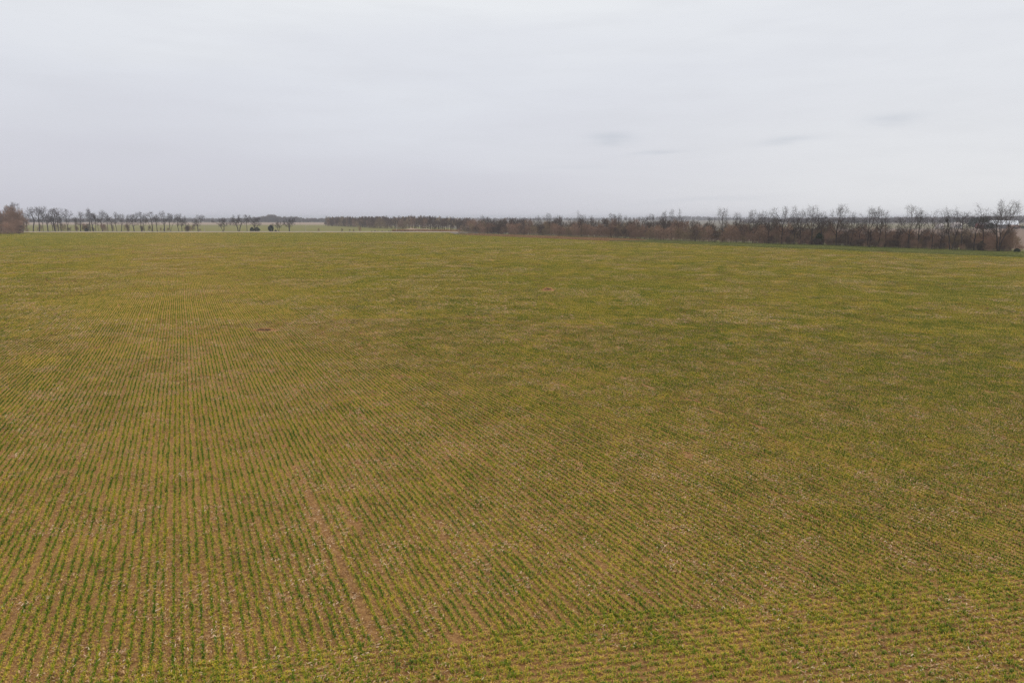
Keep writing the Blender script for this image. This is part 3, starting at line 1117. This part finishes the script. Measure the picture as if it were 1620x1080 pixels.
# --- the hedgerow on the right: foot line in plan
HX = np.vstack([HEDGE, HEXT])
seg = np.linalg.norm(np.diff(HX, axis=0), axis=1)
cum = np.concatenate([[0], np.cumsum(seg)])


def px_of(p):
    d = p[1] * math.cos(PITCH) + (H) * math.sin(PITCH)
    return 810 + 1080 * p[0] / d


def hedge_at(px, off=0.0):
    """point on the hedge foot line seen at this column, moved off metres back"""
    lo_, hi_ = 0.0, cum[-1]
    for _ in range(40):
        m_ = (lo_ + hi_) / 2
        q = np.array([np.interp(m_, cum, HX[:, 0]), np.interp(m_, cum, HX[:, 1])])
        if px_of(q) < px:
            lo_ = m_
        else:
            hi_ = m_
    return q + nrm * off


REFS = []
USED = set()

# shrub mass: px range, spacing px, height, depth rank
STR = [(722, 1010, "far left stretch"), (1010, 1200, "middle stretch"), (1200, 1420, "right stretch"), (1420, 1640, "rightmost stretch")]


def stretch(px):
    for a, b_, n_2 in STR:
        if px < b_:
            return n_2
    return STR[-1][2]


ccount = 0


def hedge_rank(px0, px1, step, off, top_fn, lib_fn, wv):
    global ccount
    px = px0
    while px < px1:
        q = hedge_at(px, off + rng.uniform(-1.0, 1.0))
        # screen spacing shrinks with distance
        dens = 300.0 / max(q[1], 100)
        hh = height(px, top_fn(px), q) * rng.uniform(0.68, 1.16)
        key = lib_fn(px)
        lib = {'p': S_pink, 't': S_tan, 'd': S_dark}[key]
        nm = {'p': "reddish brown", 't': "tan", 'd': "dark grey brown"}[key]
        rx, rn = min(REFS, key=lambda v: abs(v[0] - px))
        rk = "front" if off < 3 else ("middle" if off < 6.8 else "back")
        lab = "%s %s-rank shrub %s the %s" % (nm, rk, "left of" if px < rx - 1.2 else ("right of" if px > rx + 1.2 else "by"), rn)
        for word in ("", "taller ", "outer ", "fuller "):
            if word + lab not in USED:
                lab = word + lab
                break
        USED.add(lab)
        plant_shrub("hedgerow_shrub", lib, q, max(1.5, hh), wv * rng.uniform(0.8, 1.3), lab, "shrub", "hedgerow shrubs, " + stretch(px))
        px += step * dens * rng.uniform(0.75, 1.25)
        ccount += 1


def pick(w):
    def f_(px):
        r = random.random()
        return 'p' if r < w[0] else ('t' if r < w[0] + w[1] else 'd')
    return f_


# tall bare trees of the hedgerow
oakA = [tall_tree(100 + i, 13, 9.0, fork=0.20, clumps=9, natt=900, tr=0.44, lean=0.04 * i, top_bias=0.42, twig_w=0.011) for i in range(5)]
oakV = [tall_tree(110 + i, 13, 9.5, fork=0.14, clumps=10, stems=2 + (i == 2), natt=950, tr=0.42, top_bias=0.42, twig_w=0.011) for i in range(3)]
spike = [tall_tree(120 + i, 13, 5.5, fork=0.28, clumps=6, natt=480, tr=0.28, top_bias=0.4, twig_w=0.011) for i in range(3)]
bigt = tall_tree(131, 14, 15.5, fork=0.12, clumps=16, stems=3, natt=1800, tr=0.46, top_bias=0.5, spread=1.1, twig_w=0.011)
LIB = {'a': (oakA, 13), 'v': (oakV, 13), 's': (spike, 13), 'b': ([bigt], 14)}
right = [(749, 340.5, 's', 1, 9), (757, 343, 's', 1, 9), (768, 344, 'a', .9, 9), (791, 343, 's', 1, 9), (801, 344, 'a', .9, 9), (824, 343.5, 's', 1, 9), (838, 341.5, 'a', .9, 9),
         (857, 337.5, 's', 1, 8), (873, 339, 'a', .85, 8), (887, 344, 's', 1, 8), (903, 334, 's', 1.1, 8), (912, 340, 'a', .8, 8), (923.5, 340, 's', .5, 8), (942, 344, 's', .8, 8),
         (955, 337, 'a', .9, 8), (966, 337, 'a', .9, 8), (1001, 343, 's', 1, 8), (1018, 337.5, 'a', .95, 7), (1040, 337, 's', 1, 7), (1052, 331, 's', .9, 7), (1063, 330.5, 's', .8, 7),
         (1087, 347, 's', 1, 6), (1114, 343, 's', 1, 6), (1135, 329, 's', 1.15, 6), (1157, 337, 's', 1, 6), (1184, 331, 'a', 1, 6), (1197, 338, 's', 1, 5),
         (1210, 333, 'a', .85, 5), (1233, 326.5, 'a', 1.0, 4), (1251, 341, 's', 1, 5), (1262, 333, 's', 1.1, 4), (1281, 325.5, 'a', .95, 4), (1294, 334, 's', 1.0, 5), (1321, 322, 'a', .9, 3),
         (1341, 336, 'v', .8, 3), (1356, 337, 's', 1.1, 4), (1373, 328, 'v', .85, 3), (1387, 331, 's', 1.1, 4), (1397, 334, 's', 1.2, 4), (1419, 345, 's', 1, 4), (1437, 324, 'a', .9, 3),
         (1450, 335, 's', 1.1, 4), (1472, 332, 's', 1.2, 3), (1484, 343, 's', 1, 5), (1503, 328, 'v', .85, 3), (1518, 335, 's', 1.2, 4), (1540, 323, 's', 1.2, 3), (1552, 338, 's', 1, 4), (1579, 317.5, 'b', .92, 3)]
extra = {903: "highest pointed bare tree over the hedgerow's far left stretch", 1135: "bare tree with a small round crown standing clear above the middle hedgerow",
         1052: "left of the twin slender trees poking above the middle hedgerow", 1063: "right of the twin slender trees poking above the middle hedgerow",
         1321: "tall forked bare tree rising highest left of the egg-shaped bush", 1341: "bare tree leaning over the rounded tan-red bush",
         1373: "wide-forking bare tree behind the egg-shaped reddish bush", 1437: "tall upright bare tree with forked crown right of the open gap",
         1503: "stout-trunked spreading bare tree in front of the pale houses", 1540: "tall thin bare tree just left of the big spreading one",
         1579: "biggest spreading bare tree in front of the white shed"}
cnt = {}
nright = 0
for px, ty, kd, wv, off in right:
    q = hedge_at(px, off - 1.8)
    hh = height(px, ty, q)
    lib, base = LIB[kd]
    ms = lib[int(rng.integers(0, len(lib)))]
    st = stretch(px)
    cnt[st] = cnt.get(st, 0) + 1
    nm = {'a': "round-crowned", 'v': "forked", 's': "slim", 'b': "spreading"}[kd]
    lab = extra.get(px) or "%s bare tree, %s from left in the hedgerow's %s" % (nm, ORD[cnt[st] - 1], st)
    plant_tree("bare_tree", ms, q, (hh / base * wv, hh / base), rng.uniform(0, 6.28), lab, "tree", "tall bare trees of the hedgerow")
    REFS.append((px, "%s %s bare tree (%s)" % (ORD[cnt[st] - 1], nm, st)))

# tall dark shrubs at the back, pinkish ones in front
hedge_rank(738, 1205, 8.0, 12.0, lambda x: np.interp(x, [720, 900, 1050, 1120, 1205], [347, 347.5, 349, 352, 353]), pick((.1, .1)), 0.72)
hedge_rank(732, 1205, 8.5, 6.5, lambda x: np.interp(x, [720, 900, 1050, 1120, 1205], [349, 350, 351, 355, 356]), pick((.30, .25)), 0.75)
hedge_rank(724, 1205, 8.5, 2.2, lambda x: np.interp(x, [720, 740, 900, 1050, 1205], [360, 354, 356, 357, 360]), pick((.60, .22)), 0.9)
hedge_rank(1205, 1597, 6.5, 10.5, lambda x: np.interp(x, [1205, 1280, 1330, 1400, 1500, 1600], [348, 350, 355, 365, 364, 362]), pick((.12, .30)), 0.75)
hedge_rank(1205, 1597, 7.0, 7.0, lambda x: np.interp(x, [1205, 1300, 1400, 1500, 1600], [355, 359, 365, 366, 366]), pick((.32, .38)), 0.85)
hedge_rank(1203, 1600, 7.5, 3.6, lambda x: np.interp(x, [1205, 1300, 1400, 1500, 1600], [363, 365, 368, 371, 372]), pick((.4, .35)), 0.9)
hedge_rank(1203, 1600, 6.0, 1.6, lambda x: np.interp(x, [1205, 1300, 1400, 1500, 1600], [374, 377, 380, 383, 386]), pick((.25, .05)), 1.1)
# conspicuous rounded reddish bushes
for px, ty, wv, lab in [(1243, 371, .8, "small rounded reddish bush at the hedgerow foot, left of the dark cedar"),
                        (1343, 367, .9, "rounded tan-red bush under the leaning bare tree"),
                        (1357, 366, .9, "rounded reddish bush right of the leaning bare tree"),
                        (1386, 354, .62, "tallest egg-shaped reddish bush in the hedgerow"),
                        (1406, 364, .85, "broad reddish bush right of the egg-shaped one"),
                        (1429, 362, .7, "narrow reddish bush at the foot of the tall forked tree"),
                        (1590, 360, .75, "reddish brown bush at the hedgerow's right end below the white shed"),
                        (1612, 388, 1.3, "low pinkish bush at the picture's right edge")]:
    q = hedge_at(px, 3.0)
    plant_shrub("rounded_bush", S_pink, q, height(px, ty, q), wv, lab, "shrub", "rounded reddish bushes of the hedgerow")


def hedge_cedar(px, off, ty, wv, lab, k):
    q = hedge_at(px, off)
    hh = height(px, ty, q)
    r = empty("cedar_bush", (q[0], q[1], 0), 1.0)
    r.scale = (hh / 3 * wv, hh / 3 * wv, hh / 3)
    link("foliage", cedar[k], r)
    link("stem", stem_me, r)
    tag(r, lab, "bush", "dark cedar bushes of the hedgerow")


hedge_cedar(1291, 3, 369, .75, "dark green cedar low in the hedgerow between bare trunks", 0)
plant_shrub("ivy_clad_shrub", S_dark, hedge_at(1252, 8), height(1252, 343.5, hedge_at(1252, 8)), 0.55, "dense dark shrub rising behind the hedgerow left of the tall paired trees", "shrub", None)
hedge_cedar(1608, 1.0, 393, 1.3, "small dark green bush at the hedgerow's right end", 0)
hedge_cedar(1550, 2.5, 382, .8, "dark green bush beside the big spreading tree's foot", 1)

# --- the wood across the pasture (centre left)
wood_line = [np.array(at(*q)) for q in [(514, 357.2), (540, 358.4), (570, 359.8), (600, 361.2), (640, 362.4), (680, 363.4), (722, 364.6), (735, 365.5)]]
wseg = np.concatenate([[0], np.cumsum([np.linalg.norm(wood_line[i + 1] - wood_line[i]) for i in range(len(wood_line) - 1)])])
WL = np.array(wood_line)
W_dark = [tall_tree(140 + i, 11, 8.5, fork=0.12, clumps=7, natt=420, tr=0.22, top_bias=0.35, twig_w=0.05, low=0.08, mats=(m_bark, m_tan if i == 1 else m_dark)) for i in range(3)]
nw = 0
for rank in range(3):
    s = rng.uniform(0, 4)
    while s < wseg[-1]:
        q = np.array([np.interp(s, wseg, WL[:, 0]), np.interp(s, wseg, WL[:, 1])]) + np.array([0.35, 0.93]) * (rank * 9 + rng.uniform(0, 4))
        px = px_of(q)
        ty = np.interp(px, [514, 520, 560, 600, 650, 690, 730], [344.5, 342.5, 343.5, 343.5, 341.5, 342.5, 345.5]) + rng.uniform(-1.3, 3.2)
        hh = height(px, ty, q)
        st = "left end" if px < 585 else ("middle" if px < 655 else "right end")
        if rank == 0 and rng.random() < 0.93:
            plant_shrub("wood_shrub", S_dark if rng.random() < .62 else (S_pink if rng.random() < .5 else S_tan), q, hh * rng.uniform(.55, .95), 0.85, "dark bare shrub edging the wood, %s" % st, "shrub", "shrubs edging the wood, " + st)
        else:
            ms = W_dark[int(rng.integers(0, 3))]
            plant_tree("wood_tree", ms, q, (hh / 11 * .95, hh / 11), rng.uniform(0, 6.28), "dark bare tree packed in the wood across the pasture, %s" % st, "tree", "trees of the wood, " + st)
        nw += 1
        s += 5.2 * rng.uniform(0.7, 1.3)


# --- far woods along the horizon (one mass each)
def far_wood(name, pts, hts, ranks, step, label):
    pts = np.array(pts, float)
    sg = np.concatenate([[0], np.cumsum(np.linalg.norm(np.diff(pts, axis=0), axis=1))])
    hts = np.array(hts, float)
    Pn, Sn = [], []
    for r in range(ranks):
        s = rng.uniform(0, step)
        while s < sg[-1]:
            q = np.array([np.interp(s, sg, pts[:, 0]), np.interp(s, sg, pts[:, 1])]) + np.array([0, r * 12 + rng.uniform(-4, 4)])
            hh = np.interp(s, sg, hts) * rng.uniform(0.8, 1.12)
            Pn.append((q[0], q[1], 0)); Sn.append((hh / 6 * 1.1, hh / 6 * 1.1, hh / 6))
            s += step * rng.uniform(0.6, 1.4)
    n = len(Pn)
    o = scatter(name, Pn, rng.uniform(0, 6.28, n), Sn, rng.integers(0, 4, n), FARLIB)
    tag(o, label, "wood")
    return o


FARLIB = [shrub(90 + i, 6, 6.5, m_dark, natt=300, twig_w=0.07) for i in range(4)]


def far_pt(px, d):
    return ((px - 810) / 1080.0 * (d * math.cos(PITCH) + H * math.sin(PITCH)), d)


def far_line(pxs, d):
    return [far_pt(a, d) for a in pxs]


far_wood("far_wood", far_line([-60, 60, 200, 330, 395], 1450), [5, 6.5, 7, 7, 8], 3, 8, "low blue-grey wood on the horizon behind the left row of trees")
far_wood("far_wood", far_line([392, 400, 412, 426, 438, 446], 1430), [8, 9.5, 14, 15, 12, 8], 4, 6.5, "domed blue-grey wood on the horizon above the single cedar")
far_wood("far_wood", far_line([443, 452, 462, 472, 480, 520], 1420), [8, 11, 11, 10, 7.5, 8], 3, 7, "second lower hump of grey wood on the horizon, right of the domed one")
far_wood("far_wood", far_line([-80, 400, 820, 1000, 1060, 1090, 1140, 1300, 1700], 2500), [9, 9, 9, 10, 14, 16, 11, 11, 12], 3, 14, "faint hazy band of woodland along the whole horizon")
far_wood("far_wood", far_line([1180, 1290, 1400, 1500, 1600, 1720], 1250), [6, 9, 9, 10, 11.5, 12], 4, 8, "blue-grey wood on the horizon behind the right-hand hedgerow")


# --- dry grass bank at the foot of the wood
vs, fs = [], []
bl = [(622, 366.0), (645, 365.9), (680, 366.2), (705, 366.7), (722, 367.3)]
bp = np.array([at(*q) for q in bl])
nb = 80
rows_ = 7
for i in range(nb + 1):
    f = i / nb * (len(bp) - 1)
    q = np.array([np.interp(f, range(len(bp)), bp[:, 0]), np.interp(f, range(len(bp)), bp[:, 1])])
    hh = np.interp(f, [0, .6, 1, 1.6, 2.2, 3.2, 4], [0.3, 1.0, 1.9, 1.3, 1.0, 0.8, 0.2]) * (0.8 + 0.4 * float(vnoise(i / 3.0, 0.5, 4)))
    for j in range(rows_):
        g = j / (rows_ - 1)
        vs.append((q[0] + rng.uniform(-.3, .3), q[1] + g * 22, hh * math.sin(g * math.pi) + (rng.uniform(-.12, .12) if 0 < j < rows_ - 1 else -0.05)))
for i in range(nb):
    for j in range(rows_ - 1):
        a = i * rows_ + j
        fs.append((a, a + rows_, a + rows_ + 1, a + 1))
tag(link("grass_bank", mesh_of("grass_bank", vs, fs, m_bank)), kind='structure')
# tall dead grass standing on it and in the ditch
qs = []
for i in range(420):
    f = rng.uniform(0, len(bp) - 1)
    q = np.array([np.interp(f, range(len(bp)), bp[:, 0]), np.interp(f, range(len(bp)), bp[:, 1])])
    qs.append((q[0] + rng.uniform(-2, 2), q[1] + rng.uniform(0, 9), 0.15))
sc_ = np.stack([np.full(420, 1.1), np.full(420, 1.1), rng.uniform(0.9, 1.9, 420)], 1)
o = scatter("dead_grass", qs, rng.uniform(0, 6.28, 420), sc_, rng.integers(0, 4, 420), dp)
tag(o, "pinkish dead grass on the low bank before the wood", "dry grass")
# dark ditch brush left of the bank
for i in range(12):
    px = 588 + i * 5.2 + rng.uniform(-1, 1)
    p = at(px, 366.8)
    plant_shrub("ditch_shrub", S_dark, p, rng.uniform(0.5, 0.9), 2.0, "low dark brush in the ditch left of the pinkish bank", "shrub", "low brush in the roadside ditch")


# ------------------------------------------------------------------ poles
def cyl(r0, r1, z0_, z1_, k=8, x=0.0, y=0.0):
    vs = [(x + r * math.cos(6.2832 * i / k), y + r * math.sin(6.2832 * i / k), z) for r, z in ((r0, z0_), (r1, z1_)) for i in range(k)]
    fs = [(i, (i + 1) % k, k + (i + 1) % k, k + i) for i in range(k)] + [tuple(range(k, 2 * k))]
    return vs, fs


def box(x0_, x1_, y0_, y1_, z0_, z1_):
    vs = [(x, y, z) for x in (x0_, x1_) for y in (y0_, y1_) for z in (z0_, z1_)]
    return vs, [(0, 1, 3, 2), (4, 6, 7, 5), (0, 4, 5, 1), (2, 3, 7, 6), (0, 2, 6, 4), (1, 5, 7, 3)]


def join(parts):
    vs, fs = [], []
    for v, f in parts:
        o0 = len(vs)
        vs.extend(v)
        fs.extend([tuple(i + o0 for i in q) for q in f])
    return vs, fs


def pole(px, by, ty, m, lab, r=0.16, arm=True, tilt=0.0):
    p = at(px, by)
    hh = height(px, ty, p)
    root = empty("utility_pole" if arm else "marker_post", (p[0], p[1], 0))
    root.rotation_euler = (0, tilt, 0)
    v, f = cyl(r, r * 0.7, -0.2, hh)
    link("shaft", mesh_of("shaft", v, f, m), root)
    if arm:
        v, f = box(-0.9, 0.9, -0.21, -0.12, hh - 0.62, hh - 0.50)
        link("crossarm", mesh_of("crossarm", v, f, m_wood), root)
        for xx in (-0.8, 0.8):
            v, f = cyl(0.05, 0.03, hh - 0.50, hh - 0.34, 6, xx, -0.165)
            link("insulator", mesh_of("insulator", v, f, m_cer), root)
    else:
        v, f = cyl(r * 1.35, r * 0.9, hh + 0.002, hh + 0.09)
        link("cap", mesh_of("cap", v, f, m), root)
    tag(root, lab, "pole" if arm else "post", None)


pole(391, 366.4, 347.0, m_wood, "dark wooden utility pole between the broad bare tree and the cedars", 0.20)
pole(627.5, 367.2, 350.3, m_palep, "pale tall utility pole in front of the wood", 0.13)
pole(483.5, 366.9, 357.2, m_palep, "pale slim post standing alone by the green pasture", 0.12, arm=False)
pole(324, 366.9, 358.5, m_palep, "short pale post right of the last roadside row tree", 0.13, arm=False)


# ------------------------------------------------------------------ farm buildings far right
def gable(root, w, d, hw, hr, mw, mr, wall="wall", over=0.3):
    """walls w wide (x), d deep (y), ridge along x"""
    v = [(-w / 2, -d / 2, 0), (w / 2, -d / 2, 0), (w / 2, d / 2, 0), (-w / 2, d / 2, 0),
         (-w / 2, -d / 2, hw), (w / 2, -d / 2, hw), (w / 2, d / 2, hw), (-w / 2, d / 2, hw), (-w / 2, 0, hr - 0.05), (w / 2, 0, hr - 0.05)]
    f = [(0, 1, 5, 4), (2, 3, 7, 6), (1, 2, 6, 9, 5), (3, 0, 4, 8, 7)]
    link(wall, mesh_of(wall, v, f, mw), root)
    for sgn in (-1, 1):
        e = over
        dz = (hr - hw) / (d / 2) * e
        y_e, z_e = sgn * (d / 2 + e), hw - dz
        th = 0.08
        v = [(-w / 2 - e, y_e, z_e), (w / 2 + e, y_e, z_e), (w / 2 + e, 0, hr), (-w / 2 - e, 0, hr),
             (-w / 2 - e, y_e, z_e + th), (w / 2 + e, y_e, z_e + th), (w / 2 + e, 0, hr + th), (-w / 2 - e, 0, hr + th)]
        f = [(0, 1, 2, 3), (4, 5, 6, 7), (0, 1, 5, 4), (1, 2, 6, 5), (3, 0, 4, 7)]
        parts = [(v, f)]
        # standing seams of the sheets
        nseam = int(w / 0.9)
        for k_ in range(nseam + 1):
            xx = -w / 2 - e + 0.05 + k_ * (w + 2 * e - 0.1) / nseam
            q = [(xx - .03, y_e, z_e + th), (xx + .03, y_e, z_e + th), (xx + .03, 0, hr + th), (xx - .03, 0, hr + th)]
            q += [(a, b_, c_ + 0.06) for a, b_, c_ in q]
            parts.append((q, [(4, 5, 6, 7), (0, 1, 5, 4), (1, 2, 6, 5), (3, 0, 4, 7)]))
        v, f = join(parts)
        link("roof_slope", mesh_of("roof_slope", v, f, mr), root)


def window(root, x, y, z, w, h):
    v, f = join([box(x - w / 2 - .08, x + w / 2 + .08, y - 0.05, y, z - .08, z), box(x - w / 2 - .08, x + w / 2 + .08, y - 0.05, y, z + h, z + h + .08),
                 box(x - w / 2 - .08, x - w / 2, y - 0.05, y, z, z + h), box(x + w / 2, x + w / 2 + .08, y - 0.05, y, z, z + h)])
    fr = link("window", mesh_of("window_frame", v, f, m_white), root)
    v, f = box(x - w / 2, x + w / 2, y - 0.025, y - 0.004, z, z + h)
    link("pane", mesh_of("pane", v, f, m_glass), fr)


p = at(1586, 361.6)
r = empty("metal_shed", (p[0], p[1], 0), math.radians(-28))
gable(r, 19.0, 14.0, 3.4, 6.6, m_pale, m_white)
v, f = box(-3, 3, -7.08, -7.01, 0, 3.0)
dr = link("sliding_door", mesh_of("sliding_door", v, f, m_roofg), r)
v, f = box(-9, 9, -7.16, -7.08, 3.02, 3.14)
link("door_rail", mesh_of("door_rail", v, f, m_roofg), r)
window(r, 6, -7.0, 1.4, 1.4, 0.9)
tag(r, "large white metal shed with gabled roof behind the hedgerow's end", "shed")
p = at(1603, 361.9)
r = empty("lean_to_shed", (p[0], p[1], 0), math.radians(-10))
gable(r, 8.0, 5.0, 1.8, 3.0, m_rust, m_rust)
v, f = box(-1.2, 1.2, -2.58, -2.51, 0, 1.7)
link("door", mesh_of("door", v, f, m_wood), r)
tag(r, "low rusty-roofed shed against the white shed's right side", "shed")
p = at(1554, 361.4)
r = empty("red_barn", (p[0], p[1], 0), math.radians(-4))
gable(r, 8.5, 7.0, 3.2, 5.0, m_red, m_roofg)
v, f = box(-1.5, 1.5, -3.58, -3.51, 0, 2.6)
link("door", mesh_of("door", v, f, m_wood), r)
window(r, 2.8, -3.5, 1.3, 0.7, 0.8)
tag(r, "dark red barn left of the white metal shed", "barn")
p = at(1512, 360.8)
r = empty("farmhouse", (p[0], p[1], 0), math.radians(6))
gable(r, 6.6, 6.0, 3.2, 4.8, m_pale, m_pale)
v, f = box(-.5, .5, -3.07, -3.01, 0, 2.1)
link("door", mesh_of("door", v, f, m_wood), r)
for xx in (-2.1, 2.1):
    window(r, xx, -3.0, 1.1, 0.9, 1.2)
v, f = box(1.2, 1.7, 0.4, 0.9, 3.9, 5.6)
link("chimney", mesh_of("chimney", v, f, m_red), r)
tag(r, "pale farmhouse with two windows, seen right of the stout bare tree", "house")
p = at(1486, 361.2)
r = empty("pale_outbuilding", (p[0], p[1], 0), math.radians(12))
gable(r, 5.0, 4.5, 2.2, 3.8, m_pale, m_pale)
v, f = box(-.6, .6, -2.33, -2.26, 0, 1.9)
link("door", mesh_of("door", v, f, m_wood), r)
tag(r, "small pale outbuilding left of the farmhouse", "outbuilding")
for px, by, ty, wv, lab in [(1567, 362.2, 352.8, 1.25, "dark green conifer between the red barn and white shed"), (1538, 359.5, 344.5, .8, "first dark conifer of the far farm row"),
                            (1545, 359.5, 343.5, .8, "second dark conifer of the far farm row"), (1551, 359.5, 343.8, .8, "third dark conifer of the far farm row"), (1558, 359.5, 344.2, .8, "fourth dark conifer of the far farm row"),
                            (1618, 362, 357.5, 1.2, "small green bush at the right edge beyond the brown field")]:
    plant_cedar(px, by, ty, wv, lab, 0, "conifer", "conifers around the far farm")


# ------------------------------------------------------------------ bare dug spots in the field
def mound(name, p, w, d, hgt, lab, seed):
    rg = np.random.default_rng(seed)
    nx, ny = 46, 30
    vs, fs = [], []
    for i in range(nx):
        for j in range(ny):
            u, v_ = i / (nx - 1) * 2 - 1, j / (ny - 1) * 2 - 1
            r2 = u * u + v_ * v_
            z = hgt * max(0, 1 - r2) ** 1.2 * (0.7 + 0.6 * float(vnoise(u * 4 + 9, v_ * 4 + 9, seed)))
            # the dug hollow on the side toward the viewer
            g = math.exp(-((u * 1.9) ** 2 + ((v_ + 0.30) * 3.4) ** 2))
            z -= g * hgt * 0.95
            z += rg.uniform(0, 0.03) * (r2 < 0.9)
            vs.append((u * w / 2, v_ * d / 2, max(z, 0.012 if r2 < 0.95 else -0.03)))
    for i in range(nx - 1):
        for j in range(ny - 1):
            a = i * ny + j
            fs.append((a, a + ny, a + ny + 1, a + 1))
    o = link(name, mesh_of(name, vs, fs, [m_soil, m_hollow_shade]))
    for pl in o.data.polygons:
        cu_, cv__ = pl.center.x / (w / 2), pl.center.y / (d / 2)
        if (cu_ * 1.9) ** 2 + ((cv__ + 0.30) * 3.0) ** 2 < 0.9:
            pl.material_index = 1  # hollow faces take the colour with shade painted in
    o.location = (p[0], p[1], 0)
    return tag(o, lab, "dirt mound")


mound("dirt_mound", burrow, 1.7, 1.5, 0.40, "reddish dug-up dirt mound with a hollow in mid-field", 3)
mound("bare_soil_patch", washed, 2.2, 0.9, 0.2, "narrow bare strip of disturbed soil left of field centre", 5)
print("shrubs", ccount, "wood", nw, "wheat", sum(len(q) for q in PP))
